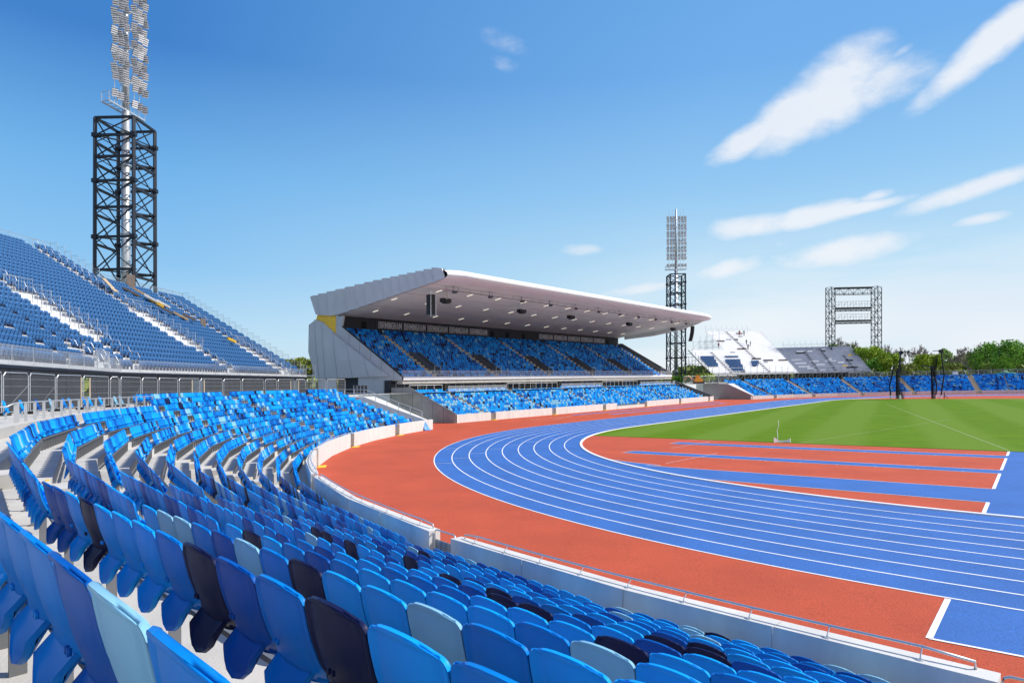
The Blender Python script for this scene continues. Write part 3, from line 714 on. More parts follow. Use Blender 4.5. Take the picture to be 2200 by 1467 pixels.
ADV = {'B': .75, 'I': 0, 'R': .75, 'M': .9, 'N': .72, 'G': .72, 'H': .72, 'A': .76}
M_let = mat('lettering_white', (.72, .72, .74), .6)
def word(txt, y0, y1, z0, h, x):
    tot_ = sum(ADV[c] for c in txt)+(len(txt)-1)*.5; sc_ = (y1-y0-.2)/tot_; mb = MB(); y = y0+.1
    for ch in txt:
        for (a, b1, c_, d_) in LET[ch]:
            p, q = np.array([x, y+a*sc_, z0+b1*h]), np.array([x, y+c_*sc_, z0+d_*h]); dd = (q-p)/np.linalg.norm(q-p)*.045
            mb.beam(p-dd, q+dd, .095, .05) if abs(q[1]-p[1]) < 1e-6 else mb.beam(p-dd, q+dd, .05, .10)
        y += (ADV[ch]+.5)*sc_
    return mb
for seg_ in ((6.0, 34.3), (51.3, 79.8)):
    mb = MB(); mb.bx(-87.96, -87.9, seg_[0]-.3, seg_[1]+.3, 14.85, 16.25); bd = G(mb, 'sign_board', mat('sign_board_dark', (.03, .032, .04), .6))
    for i in range(5):
        w_ = (seg_[1]-seg_[0])/5; a = seg_[0]+w_*i
        G(word('BIRMINGHAM', a+.15, a+w_-.35, 15.02, 1.05, -87.86), 'lettering', M_let, parent=bd)
# roof
prof = [(-94.2, 20.1), (-90, 20.55), (-80, 20.9), (-66, 21.0), (-63.8, 20.95), (-62.9, 20.75), (-62.35, 20.35), (-62.3, 19.95), (-62.9, 19.6), (-64.7, 19.35), (-65.2, 19.5), (-88.4, 16.55), (-93, 17.2)]
def roof_part(idx, name, m, smooth):
    mb = MB(); n = 40; k = len(idx); vs = []
    for i in range(n+1):
        y = Y0+(Y1-Y0)*i/n
        for j in idx:
            x, z = prof[j]; yb = y
            if x > -66:                              # nose curls back at both ends
                e0 = max(0, 1-(y-Y0)/2.5); e1 = max(0, 1-(Y1+2.5-y)/5.5)
                x -= 1.2*e0**2+3.0*e1**2; z -= .15*e1**2
            vs.append((x, yb+(1.4 if x > -70 and i == n else 0), z))
    mb.add(vs, [(i*k+j, i*k+j+1, (i+1)*k+j+1, (i+1)*k+j) for i in range(n) for j in range(k-1)])
    return G(mb, name, m, smooth)
roof_part([12, 0, 1, 2, 3], 'roof_skin', M_roofw, True)
nose = roof_part([3, 4, 5, 6, 7, 8, 9], 'roof_nose', M_roofw, True)
roof_part([9, 10, 11, 12], 'soffit', M_soff, False)
mb = MB(); mb.prism([(x, Y1, z) for x, z in prof[:4]+[(-65, 20.9), (-65.3, 19.5)]+prof[11:]], (0, .05, 0)); G(mb, 'north_gable', M_roofw)
mb = MB(); mb.prism([(-86, Y1-.6, 16.75), (-86, Y1-.6, 16.1), (-78, Y1-.6, 16.5), (-70.6, Y1-.6, 17.5), (-66, Y1-.6, 18.7), (-64.7, Y1-.6, 19.3)], (0, .6, 0)); G(mb, 'soffit_lip', M_soff)
def sof(x): return 16.55+(x+88.4)*(2.95/23.2)
mb = MB()
for x in (-67.0, -72.5, -80.5):                         # seams of the soffit and a service rail
    mb.bx(x-.02, x+.02, Y0+.1, Y1-.1, sof(x)-.012, sof(x)+.0)
G(mb, 'soffit_joint', M_cgrey)
mb = MB(); mb.tube([(-67.2, 1, 18.75), (-67.2, 85, 18.75)], .045, 5)
for i in range(34): y = 1.5+i*2.5; mb.tube([(-67.2, y, 18.75), (-67.2, y, 19.25)], .025, 4)
G(mb, 'service_rail', M_cgrey)
M_lamp = mat('lamp_tube', (1, .95, .8), .5); b = M_lamp.node_tree.nodes['Principled BSDF']; b.inputs['Emission Color'].default_value = (1, .93, .76, 1); b.inputs['Emission Strength'].default_value = .85
for r_, (x, y0, n, st_) in enumerate(((-69.6, 2.0, 13, 6.7), (-76.0, -1.0, 13, 6.9), (-83.4, 1.5, 13, 6.6))):
    for i in range(n):
        y = y0+i*st_+.4
        if y > Y1-1.5: continue
        mb = MB(); mb.beam((x-.62, y, sof(x-.62)-.06), (x+.62, y, sof(x+.62)-.06), .085, .05); o = G(mb, 'soffit_light', M_lamp)
for i in range(11):                                    # small spotlights near the front edge
    y = 2.5+i*7.9; mb = MB(); mb.tube([(-66.8, y, 19.3), (-66.8, y, 18.6)], .04, 5); mb.box((-66.6, y, 18.45), .5, .55, .35, .4); mb.box((-66.9, y+.7, 18.6), .35, .35, .3, .2); G(mb, 'spotlight', M_cgrey)
# ends of the stand
M_side = mat('end_panel_light_grey', (.46, .465, .49), .55, .1, var=.05, vscale=.3)
def plate(name, pts, y, dy, m, par=None):
    mb = MB(); mb.prism([(x, y, z) for x, z in pts], (0, dy, 0)); return G(mb, name, m, parent=par)
plate('end_wall_upper', [(-72.7, 5.99), (-72.7, 6.5), (-86.9, 14.75), (-86.4, 16.4), (-89.6, 16.5), (-89.6, 13.2), (-77.0, 6.6), (-77.0, 5.99)], Y0-.02, .3, M_side)
plate('end_wall_lower', [(-62.0, -.1), (-62.0, 1.17), (-71.4, 4.9), (-75.0, 4.9), (-75.0, -.1)], Y0-.05, .3, M_concg)
mb = MB()
for x in (-64.2, -66.3, -68.5, -70.4, -72.6): mb.bx(x-.02, x+.02, Y0-.06, Y0-.04, 0, 1.1+(-62-x)*.39)
G(mb, 'panel_joint', M_back)
mb = MB(); mb.beam((-62.0, Y0+.1, 1.2), (-71.4, Y0+.1, 4.95), .36, .06); mb.beam((-71.4, Y0+.1, 4.93), (-75, Y0+.1, 4.93), .36, .06); G(mb, 'coping', M_cgrey)
mb = MB(); mb.beam((-72.7, Y0+.12, 6.52), (-86.9, Y0+.12, 14.8), .4, .07); G(mb, 'slope_coping', M_back)
plate('end_wall_north', [(-72.7, 5.99), (-72.7, 6.9), (-86.9, 15.1), (-88.2, 15.1), (-88.2, 13.2), (-77.0, 6.3), (-77.0, 5.99)], Y1-.3, .3, M_cgrey)
plate('end_wall_north_lower', [(-62.0, -.1), (-62.0, 1.17), (-71.8, 4.9), (-75.0, 4.9), (-75.0, -.1)], Y1-.28, .3, M_cgrey)
plate('end_wall_black_corner', [(-75.0, 4.0), (-75.0, 6.0), (-76.2, 6.0), (-76.2, 4.0)], Y0-.3, .5, M_back)
plate('end_base_panel', [(-75.2, 3.0), (-75.2, 6.6), (-82.6, 6.6), (-82.6, 3.0)], Y0-.12, .2, M_clad)
plate('end_base_panel', [(-88.2, 4.0), (-88.2, 6.6), (-93, 6.6), (-93, 4.0)], Y0-.12, .2, M_clad)
plate('service_opening', [(-82.6, 4.0), (-82.6, 6.6), (-88.2, 6.6), (-88.2, 4.0)], Y0+.3, .2, M_back)  # black plate stands in for the shade inside the opening
plate('yellow_panel', [(-93.2, 17.2), (-88.4, 16.6), (-88.4, 13.6), (-91.6, 15.5), (-93.8, 16.1)], Y0-.1, .2, M_yel)
# lower cladding: facets with a bulging rear edge
top = [(-76.6, 7.35), (-80.8, 9.6), (-85.0, 11.9), (-88.6, 13.9), (-91.6, 15.8), (-93.6, 16.35), (-95.2, 15.6)]
bot = [(-75.2, 6.6), (-79.6, 6.6), (-83.5, 6.6), (-87.3, 6.6), (-90.5, 6.6), (-92.2, 6.6), (-93.2, 6.6)]
for i in range(6):
    (x0, z0), (x1, z1) = top[i], top[i+1]; (u0, w0), (u1, w1) = bot[i], bot[i+1]
    mid0 = ((x0+u0)/2-(0 if i < 5 else .3), (z0+w0)/2); mid1 = ((x1+u1)/2-(0 if i < 5 else 1.0), (z1+w1)/2)
    mb = MB(); yA, yB = Y0-.35, Y0-.50
    mb.add([(u0, yA, w0), (u1, yB, w1), (mid1[0], yB-.05, mid1[1]), (x1, yB+.05, z1), (x0, yA+.1, z0), (mid0[0], yA-.05, mid0[1]), (u0, Y0, w0), (u1, Y0, w1), (mid1[0], Y0, mid1[1]), (x1, Y0, z1), (x0, Y0, z0), (mid0[0], Y0, mid0[1])],
           [(0, 1, 2, 5), (5, 2, 3, 4), (4, 3, 9, 10), (1, 0, 6, 7), (2, 1, 7, 8), (3, 2, 8, 9), (0, 5, 11, 6), (5, 4, 10, 11)])
    G(mb, 'cladding_panel', M_clad)
mb = MB()
for i in range(1, 6):
    (x0, z0), (u0, w0) = top[i], bot[i]; yq = Y0-.52; mb.beam((u0, yq, w0), ((x0+u0)/2, yq-.03, (w0+z0)/2), .035, .02); mb.beam(((x0+u0)/2, yq-.03, (w0+z0)/2), (x0, yq+.08, z0), .035, .02)
G(mb, 'cladding_joint', M_cgrey)
mb = MB()
for x in (-74.5, -77.2, -79.8, -82.4, -85.0): zt0 = 6.5+(-72.7-x)*.581; mb.beam((x, Y0-.03, max(6.1, zt0-1.9)), (x, Y0-.03, zt0), .03, .02)
mb.beam((-76.6, Y0-.56, 7.4), (-88.6, Y0-.56, 13.95), .04, .03)
G(mb, 'wall_joint', M_cgrey)
mb = MB()                                              # ribbed rear edge
for i in range(12):
    t0 = i/12; z = 6.6+9.0*t0; x = -93.2-2.0*math.sin(min(1, t0*1.15)*pi/2); x2 = -93.2-2.0*math.sin(min(1, (t0+1/12)*1.15)*pi/2)
    mb.add([(x+.1, Y0-.5, z), (x-.28, Y0+.4, z+.2), (x2-.28, Y0+.4, z+.62), (x2+.1, Y0-.5, z+.75)], [(0, 1, 2, 3)])
G(mb, 'rear_rib', M_clad)
# roof end cladding, overlapping scales
xs = [-94.6, -92.4, -90.1, -87.7, -85.3, -82.9, -80.6, -78.5, -76.5, -74.6, -72.8, -71.0, -69.3, -67.6, -66.0, -64.5]
def topz(x): return np.interp(x, [-94.6, -94, -80, -66, -63], [20.0, 20.2, 20.8, 21.12, 21.0])
def botz(x): return np.interp(x, [-94.6, -93, -88.5, -64.7, -63], [18.2, 17.1, 16.5, 19.4, 19.9])
for i in range(len(xs)-1):
    x0, x1 = xs[i], xs[i+1]; mb = MB(); lean = .75; n = 5
    P = []; yl, yr = Y0-.62, Y0-.12
    b0, b1 = x0+lean, min(x1+lean, -63.9)
    if i == 0: b0 = x0+1.6
    row = [(b0, yl, botz(b0)), (b1, yr, botz(b1))]
    tp = []
    for j in range(n+1):
        f_ = j/n; x = x0+(x1-x0)*f_; tp.append((x, yl+(yr-yl)*f_, topz(x)+.17*math.sin(pi*(.5+.5*f_))*1.0-.02))
    vs = row+tp[::-1]; k = len(vs); bk = [(x, Y0+.05, z) for x, y, z in vs]
    tb = [(x, Y0+1.2, z-.05) for x, y, z in tp[::-1]]
    mb.add(vs+bk, [tuple(range(k))]+[(q, (q+1) % k, k+(q+1) % k, k+q)[::-1] for q in range(k)])
    mb.add(tp+[(x, Y0+3.5, z-.25) for x, y, z in tp], [(q, q+1, n+2+q, n+1+q) for q in range(n)])
    G(mb, 'roof_end_scale', M_clad if i else M_clad)
mb = MB(); mb.tube([(-63.9, Y0-.3, 19.6), (-63.3, Y0-.35, 20.2), (-63.5, Y0-.3, 20.9)], .55, 8); 
# seating behind the front walls needs floor shading only; loudspeakers hang from the roof
spk = mat('speaker_black', (.012, .012, .014), .5)
def cluster(x, y, label):
    z = sof(x); t_ = thing('loudspeaker_cluster', label, 'loudspeaker', (x, y, z), 'loudspeaker clusters under the roof')
    for j in range(4):
        a = -.9+j*.6; mb = MB(); cx_, cz_ = x+.55*sin(a)*.9, z-1.25-.55*cos(a)+.3
        mb.box((x+.25*cos(a), y+.75*sin(a), z-1.25-.45*cos(a)+.2), .75, .5, .55, 0); mb.build('speaker_box', spk, t_)
    mb = MB(); mb.tube([(x, y-.5, z), (x, y-.5, z-1.0)], .03); mb.tube([(x, y+.5, z), (x, y+.5, z-1.0)], .03); mb.tube([(x, y-.8, z-.95), (x, y+.8, z-.95)], .03); mb.build('hanging_frame', M_galv, t_)
for y, lb in ((3.6, 'black loudspeaker cluster just behind the tall line array'), (22.8, 'black loudspeaker cluster, second from the near end of the roof'), (37.9, 'black loudspeaker cluster under the middle of the roof'), (60.4, 'black loudspeaker cluster, fourth along the roof'), (82.0, 'black loudspeaker cluster at the far end of the roof in front of the lattice tower')):
    cluster(-70.4 if y > 4 else -69.6, y, lb)
t_ = thing('line_array_speaker', 'tall black line array speaker in a white frame under the near roof corner', 'loudspeaker', (-69.2, .3, sof(-69.2)))
mb = MB()
for j in range(8): mb.bx(-69.6, -68.7, -.15, .75, 18.15-.36*j-.33, 18.15-.36*j)
mb.build('speaker_box', spk, t_)
mb = MB(); mb.tube([(-68.6, -.2, 18.7), (-68.6, -.2, 14.9)], .04); mb.tube([(-68.6, .8, 18.7), (-68.6, .8, 14.9)], .04); mb.tube([(-68.6, -.2, 18.3), (-68.6, .8, 18.3)], .04); mb.build('frame', M_white, t_)
t_ = thing('line_array_speaker', 'curved black line array hanging past the far roof corner beside the tower', 'loudspeaker', (-66.4, 84.6, sof(-66.4)))
mb = MB()
for j in range(11): a = j*.075; mb.box((-66.4-.9*a*a, 84.6-.2*a, 17.9-.33*j), .75, .95, .30, .2)
mb.build('speaker_box', spk, t_)
mb = MB(); mb.tube([(-66.4, 84.6, 19.2), (-66.4, 84.6, 18.0)], .04); mb.build('hanging_frame', M_galv, t_)
# ------------------------------------------------------------------ concrete ramp walls at the ends of the bends
def ramp_end(c, s, label, nm):
    th = thing('ramp_wall', label, 'wall', (*pol(c, 61, R_(-162.3*s)), 0))
    P = lambda r, dg: pol(c, r, R_(-dg*s))
    a0 = 162.3; mb = MB()
    rr_ = [60.70, 64.5, 68.2, 73, 78.5]; zz_ = [1.0, 2.45, 3.95, 4.05, 4.15]; wd = [-.4, -1.4, -2.4, -2.5, -2.6]
    for (r0, z0, w0), (r1, z1, w1) in zip(list(zip(rr_, zz_, wd)), list(zip(rr_, zz_, wd))[1:]):
        def q(r, off): x, y = P(r, a0); e = R_(-a0*s); return (x+sin(e)*off*(1 if s > 0 else -1), y-cos(e)*off*(1 if s > 0 else -1))
        A = [q(r0, -.0), q(r1, -.0), q(r1, w1), q(r0, w0)]
        if s < 0: A = A[::-1]; T = [z0, z1, z1, z0][::-1]
        else: T = [z0, z1, z1, z0]
        mb.hexa([(*p_, -.1) for p_ in A], [(*p_, t2) for p_, t2 in zip(A, T)])
    mb.build('sloping_slab', M_wallw, th)
    return th, P
RAMP_S = ramp_end(SC, 1, 'white concrete ramp wall sloping up from the track end of the near bend', 'near')
RAMP_N = ramp_end(NC, -1, 'wide pale concrete ramp slab with shaded retaining wall beyond the covered grandstand', 'far')
# handrail of the near ramp
th, P = RAMP_S
wr = lambda r: (np.interp(r, [60.7, 64.5, 68.2, 78], [.4, 1.4, 2.4, 2.6])-.25)/r*180/pi
mb = MB(); pts = []
for r, z in ((61.6, 1.3), (64.5, 2.45), (68.2, 3.95), (72.5, 4.05)): pts.append((*P(r, 162.3-wr(r)), z+.85))
mb.tube(pts, .03, 6); mb.tube([(x, y, z-.4) for x, y, z in pts], .02, 5)
mb.build('handrail', M_galv, th); mb = MB()
for i in range(9):
    r = 61.6+i*1.35; z = np.interp(r, [61.6, 64.5, 68.2, 77], [1.3, 2.45, 3.95, 4.1]); mb.tube([(*P(r, 162.3-wr(r)), z), (*P(r, 162.3-wr(r)), z+.85)], .04, 5)
mb.build('rail_post', M_galv, th)
# blue sheet leaning at the wall end
t_ = thing('blue_sheet', 'curled blue plastic sheet leaning on the white wall end by the track', 'sheet', (*gp(912, 925), 0))
x, y = gp(907, 925); x2, y2 = gp(921, 923.5); mb = MB()
xm, ym = (x+x2)/2, (y+y2)/2; e = np.array([x2-x, y2-y]); nn_ = np.array([e[1], -e[0]]); nn_ /= np.linalg.norm(nn_)
vs = []
for i in range(7):
    f_ = i/6; px, py = x+e[0]*f_, y+e[1]*f_; top_ = 1.05*(1-abs(f_-.35)*1.25); top_ = max(.08, top_)
    for j in range(6):
        g = j/5; vs.append((px+nn_[0]*(.35*(1-g)**2+.1), py+nn_[1]*(.35*(1-g)**2+.1), top_*g+.01))
mb.add(vs, [(i*6+j, i*6+j+1, (i+1)*6+j+1, (i+1)*6+j) for i in range(6) for j in range(5)])
o = mb.build('sheet', mat('blue_sheet', (.10, .30, .72), .5), t_, smooth=True); md = o.modifiers.new('thick', 'SOLIDIFY'); md.thickness = .012
# ------------------------------------------------------------------ floodlight towers
M_lampf = mat('lamp_face', (.80, .80, .83), .4, 0)
def raw_box(mb, x0, x1, y0, y1, z0, z1): mb.bx(x0, x1, y0, y1, z0, z1)
mb = MB(); mb.bx(-.37, .37, -.05, .05, -.50, .50); 
mb.cur = 1
for i in range(4): mb.bx(-.36, .36, .051, .10, -.49+i*.255, -.49+i*.255+.165)
mb.cur = 0; mb.bx(-.06, .06, -.30, -.05, -.12, .12)
ME_lamp = raw_mesh('floodlight', mb, [M_cgrey, M_lampf], False)
def lattice(cx, cy, z0, zs, side, wl, th, inc=.30):
    """four legs and bracing; axes follow RX/FX"""
    ux, uy, vx, vy = RX, RY, FX, FY
    cs = [(-1, -1), (1, -1), (1, 1), (-1, 1)]
    P = lambda k, z: (cx+(ux*cs[k][0]+vx*cs[k][1])*side/2*(1+.02*(zs[0]-z)/30), cy+(uy*cs[k][0]+vy*cs[k][1])*side/2*(1+.02*(zs[0]-z)/30), z)
    for k in range(4):
        mb = MB(); mb.beam(P(k, z0), P(k, zs[0]), wl, wl)
        for z in zs[1::2]: mb.box((*P(k, z+.0)[:2], z), wl*1.7, wl*1.7, .5, YAW)
        mb.build('leg', M_black, th)
    for k in range(4):
        a, b = k, (k+1) % 4; mb = MB()
        lv = [z-(.0 if k % 2 == 0 else .9) for z in zs]; lv[0] = zs[0]
        for i, z in enumerate(lv):
            mb.beam(P(a, z), P(b, z), wl*.8, wl*.8)
            if i+1 < len(lv):
                z2 = lv[i+1]; mb.beam(P(a, z2), P(b, z), wl*.36); mb.beam(P(a, z), P(b, z2), wl*.30)
        mb.build('bracing', M_black, th)
    for i, z in enumerate(zs[1:]):
        mb = MB(); mb.beam(P(0, z), P(2, z), wl*.45); mb.beam(P(1, z), P(3, z), wl*.45)
        for k in range(4): p = P(k, z); q = P((k+2) % 4, z); r = tuple(p[j]+(q[j]-p[j])*.05 for j in range(3)); mb.box(r, .75, .75, .09, YAW+pi/4)
        mb.build('plan_bracing', M_black, th)
def tower(cx, cy, zbase, ztop_, side, pr, zplat, arm, face, label, zs, nrow, near):
    th = thing('floodlight_tower', label, 'floodlight tower', (cx, cy, zbase), 'floodlight towers')
    lattice(cx, cy, zbase, zs, side, .36, th)
    mb = MB(); zt = zplat+2.9+nrow*1.25
    mb.tube([(cx, cy, zbase), (cx, cy, zplat)], pr, 16, True, pr*.78); mb.build('pole', M_galv, th, smooth=True)
    mb = MB(); mb.tube([(cx, cy, zplat), (cx, cy, zt)], pr*.7, 12, True, pr*.4); mb.build('upper_pole', M_galv, th, smooth=True)
    mb = MB()
    for i in range(8):
        z = zbase+4+(ztop_-zbase-5)*i/7; mb.tube([(cx, cy, z), (cx, cy, z+.12)], pr*1.06, 16)
    mb.build('pole_collar', M_galv, th)
    a = np.array([*arm, 0.]); f = np.array([*face, 0.]); O = np.array([cx, cy, 0.])
    mb = MB(); L_ = 3.3                                # service platform
    for s_ in (-.6, .6): mb.beam(O+a*-L_+f*(s_-.3)+[0, 0, zplat], O+a*L_+f*(s_-.3)+[0, 0, zplat], .12, .2)
    for i in range(9): t_ = -L_+2*L_*i/8; mb.beam(O+a*t_+f*-.9+[0, 0, zplat], O+a*t_+f*.3+[0, 0, zplat], .07, .1)
    for t0 in (-L_, -L_+1.4, L_-1.4, L_):
        for s_ in (-.9, .3): p = O+a*t0+f*s_; mb.tube([p+[0, 0, zplat], p+[0, 0, zplat+1.2]], .04, 5)
    for s_ in (-.9, .3): 
        for h in (.6, 1.2): mb.tube([O+a*-L_+f*s_+[0, 0, zplat+h], O+a*(-L_+1.4)+f*s_+[0, 0, zplat+h]], .03, 4)
    mb.tube([O+a*-L_+f*-.9+[0, 0, zplat+1.2], O+a*-L_+f*.3+[0, 0, zplat+1.2]], .03, 4)
    mb.build('platform', M_galv, th)
    mb = MB()                                         # vertical hangers and cross arms
    cols = (-2.75, -1.75, -.8, .85, 1.8, 2.75)
    for t0 in (-2.3, -1.2, 1.3, 2.3): mb.tube([O+a*t0+f*.25+[0, 0, zplat], O+a*t0+f*.25+[0, 0, zt]], .045, 5)
    zr = []
    for i in range((nrow+1)//2):
        z = zplat+1.15+(0 if i == 0 else .35)+i*2.35
        mb.beam(O+a*-2.95+f*.35+[0, 0, z], O+a*2.95+f*.35+[0, 0, z], .14)
        mb.beam(O+[0, 0, z], O+f*.35+[0, 0, z], .14); zr.append(z)
    mb.build('lamp_frame', M_galv, th)
    az = math.atan2(face[1], face[0])-pi/2
    r2 = random.Random(3)
    base = world_loc(th)
    for i, z in enumerate(zr):
        for lvl in ((-.0,) if i == 0 else (-.42, .50)):
            for j, c_ in enumerate(cols):
                o = bpy.data.objects.new('floodlight', ME_lamp); C.objects.link(o); o.parent = th
                p = O+a*c_+f*(.75-lvl*.25)
                o.location = tuple(np.array(W(p[0], p[1], z+lvl*1.25))-base)
                o.rotation_euler = (-R_(r2.uniform(14, 36)), 0, az+R_((-42 if near else 0)+r2.uniform(-30, 30)))
    return th
def site(d, s): return CX+d*FX+s*RX, CY+d*FY+s*RY
x, y = site(86.2, -51.0)
tower(x, y, 4.0, 40.4, 4.95, .62, 42.2, (FX*.99+RX*.13, FY*.99+RY*.13), (RX*.96-FX*.26, RY*.96-FY*.26), 'floodlight tower with black lattice cage standing behind the tall blue temporary stand at left', [40.4, 38.15, 35.4, 32.3, 28.9, 25.1, 20.9, 16.5, 11.5], 13, True)
x, y = site(207.4, 52.1)
tower(x, y, 4.0, 38.5, 4.7, .62, 40.3, (RX, RY), (-FX, -FY), 'floodlight tower with black lattice cage standing beyond the far end of the grandstand roof', [38.5, 35.9, 32.6, 29.0, 25.2, 21.2, 16.8, 12.2, 7.2], 13, False)
# ------------------------------------------------------------------ temporary stands
M_tseat = mat('temporary_seat_blue', (.03, .13, .33), .6, var=.06)
M_tsh = mat('temporary_seat_edge', (.01, .03, .09), .6)
TR, RI = .85, .53
tb = MB()
for (z0, w0, y0), (z1, w1, y1) in zip([(.40, .17, .05), (.50, .215, .02), (.70, .215, -.03), (.76, .16, -.045)], [(.50, .215, .02), (.70, .215, -.03), (.76, .16, -.045), (.765, .05, -.045)]):
    tb.add([(-w0, y0, z0), (w0, y0, z0), (w1, y1, z1), (-w1, y1, z1)], [(0, 1, 2, 3)]); tb.add([(-w0, y0-.03, z0), (w0, y0-.03, z0), (w1, y1-.03, z1), (-w1, y1-.03, z1)], [(3, 2, 1, 0)])
tb.add([(-.16, -.045, .76), (.16, -.045, .76), (.16, -.075, .76), (-.16, -.075, .76)], [(0, 1, 2, 3)])
ME_tback = raw_mesh('backrest', tb, [M_tseat], False); nb_ = len(tb.f)
tp_ = MB(); tp_.hexa([(-.17, .02, .30), (.17, .02, .30), (.17, .09, .28), (-.17, .09, .28)], [(-.19, .12, .60), (.19, .12, .60), (.19, .17, .59), (-.19, .17, .59)])
ME_tpan = raw_mesh('seat_pan', tp_, [M_tseat], False)
tf_ = MB(); tf_.bx(-.245, -.205, -.04, .14, .0, .62); tf_.bx(-.22, .22, .06, .14, .24, .30)
ME_tfrm = raw_mesh('seat_frame', tf_, [M_tsh], False)
TT = MB(); TT.add(tb.v, tb.f); TT.add(tp_.v, tp_.f); n1_ = len(TT.f); TT.add(tf_.v, tf_.f)
TT = (np.array(TT.v), TT.f, [0]*n1_+[1]*(len(TT.f)-n1_))
class Block:
    def __init__(s, P0, P1, nn, z0): s.P = np.array(P0, float); d = np.array(P1, float)-s.P; s.L = np.linalg.norm(d); s.u = d/s.L; s.n = np.array(nn, float); s.n /= np.linalg.norm(s.n); s.z0 = z0
    def p(s, t, w, z): q = s.P+s.u*t+s.n*w; return (q[0], q[1], z)
    def fl(s, i): return s.z0+.35+RI*i
    def hit(s, u):
        dx, dy = ray(u); M = np.array([[dx, -s.u[0]], [dy, -s.u[1]]]); D_, t = np.linalg.solve(M, s.P-np.array([CX, CY])); return t, D_
    def pick(s, u, v):
        dx, dy = ray(u); a = (u-1100)/FPX; cz = -KS*a-(v-VH)/FPX; sl_ = RI/TR
        w0 = np.dot(np.array([CX, CY])-s.P, s.n); w1 = dx*s.n[0]+dy*s.n[1]; z0 = s.z0+.6
        D_ = (z0+sl_*w0-CH)/(cz-sl_*w1); q = np.array([CX+D_*dx, CY+D_*dy])-s.P
        return float(np.dot(q, s.u)), float(np.dot(q, s.n))
def deck(th, B, rows, m, mr, m2=None):
    """rows: function i -> (ta,tb)"""
    for i, rg in enumerate(rows):
        if rg is None: continue
        ta, tb_ = rg; z = B.fl(i)
        if i % 4 == 0: mb = MB()
        w0 = TR*i; mb.cur = 0; mb.add([B.p(ta, w0, z), B.p(tb_, w0, z), B.p(tb_, w0+TR, z), B.p(ta, w0+TR, z)], [(0, 1, 2, 3)])
        mb.cur = 1; mb.add([B.p(ta, w0, z-RI), B.p(tb_, w0, z-RI), B.p(tb_, w0, z+.0), B.p(ta, w0, z+.0)], [(0, 1, 2, 3)])
        if i % 4 == 3 or i == len(rows)-1 or rows[i+1] is None: o_ = mb.build('deck', [m, mr], th)
def barpanel(B, a, b, z, h=1.1, nb=8, axis='t', solid=False):
    """guard panel between two (t,w) points"""
    mb = MB(); A = np.array(B.p(*a, z)); Bq = np.array(B.p(*b, z)); up = np.array([0, 0, 1.])
    mb.tube([A, A+up*h, Bq+up*h, Bq], .028, 5); mb.tube([A+up*.1, Bq+up*.1], .02, 4)
    for i in range(1, nb): q = A+(Bq-A)*i/nb; mb.tube([q+up*.1, q+up*h], .011, 3, False)
    return mb
def handrail_d(B, t, w, z):
    mb = MB(); mb.tube([B.p(t, w+.45, z), B.p(t, w+.45, z+1.1), B.p(t, w-.05, z+.95), B.p(t, w-.25, z+.55), B.p(t, w+.05, z+.35)], .026, 5); return mb
zf = 6.6
Bc = Block((-80.4, -12.7), (-58.1, -44.4), (-.817, -.575), zf)
Ba = Block((-58.1, -44.4), (-33.3, -62.84), (-.598, -.804), zf)
st = thing('temporary_stand', 'tall temporary grandstand of dark blue seats on silver decking behind the left terrace', 'grandstand', (-75, -38, 4))
tan9 = math.tan(R_(9.05))
BCR = [((0 if i < 21 else 16.8), Bc.L+TR*(i+.5)*tan9*2*.5+.07*i) for i in range(28)]
deck(st, Bc, BCR, M_alu, M_alu)
deck(st, Ba, [(-TR*(i+.5)*tan9-.07*i  , 25) for i in range(28)], M_alu, M_alu)
AISL = (7.0, 20.4, 36.2)
def in_vom(t, i, V): return any(a <= t <= b_ and c_ <= i <= d_ for a, b_, c_, d_ in V)
VOM = ((19.0, 22.2, 5, 12), (34.4, 37.4, 5, 12), (5.4, 8.4, 0, 6))
tseats = []
for i, (ta, tb_) in enumerate(BCR):
    n = int((tb_-ta-.5)/.5)
    for j in range(n):
        t = ta+.5+j*.5
        if any(abs(t-a) < .62 for a in AISL) or in_vom(t, i, VOM): continue
        if t < 4.5 and i < 3 and rs.random() < .3: continue
        x, y, z = Bc.p(t, TR*i+.45, Bc.fl(i)); tseats.append((x, y, z, math.atan2(-Bc.n[1], -Bc.n[0])-pi/2, i, j, t, 0))
for i in range(28):
    t = -TR*(i+.5)*tan9-.07*i+.4
    while t < 24.5:
        if abs(t-2.2) > .6 and abs(t-9) > .6 and not (i in (0, 1, 2) and 1 < t < 4.5):
            x, y, z = Ba.p(t, TR*i+.45, Ba.fl(i)); tseats.append((x, y, z, math.atan2(-Ba.n[1], -Ba.n[0])-pi/2, i, int(t*2), t, 1))
        t += .5
vt = []
for q in tseats:
    pr = proj(q[0], q[1], q[2]+.6)
    if pr is None or not (-12 < pr[0] < 2210): continue
    vt.append((pr[2], q))
vt.sort(key=lambda t_: t_[0]); tn = vt[:300]; tin = set(id(q) for _, q in tn)
for d_, q in tn:
    x, y, z, rz, i, j, t, blk = q
    t_ = bpy.data.objects.new('spectator_seat', None); C.objects.link(t_); t_.location = W(x, y, z); t_.rotation_euler = (0, 0, rz)
    side_ = 'corner block' if blk else 'main block'
    tag(t_, f'dark blue seat, {ordn(i+1)} row up, {ordn(max(1, int(round(t*2))+(20 if blk else 0)))} from the right, {side_}', 'seat', 'dark blue seats of the temporary stand')
    for nm, me in (('backrest', ME_tback), ('seat_pan', ME_tpan), ('seat_frame', ME_tfrm)):
        o = bpy.data.objects.new(nm, me); C.objects.link(o); o.parent = t_
bag = SeatBag(); bag.dark = 1
for d_, q in vt[300:]: bag.add(TT, *q[:4], 0)
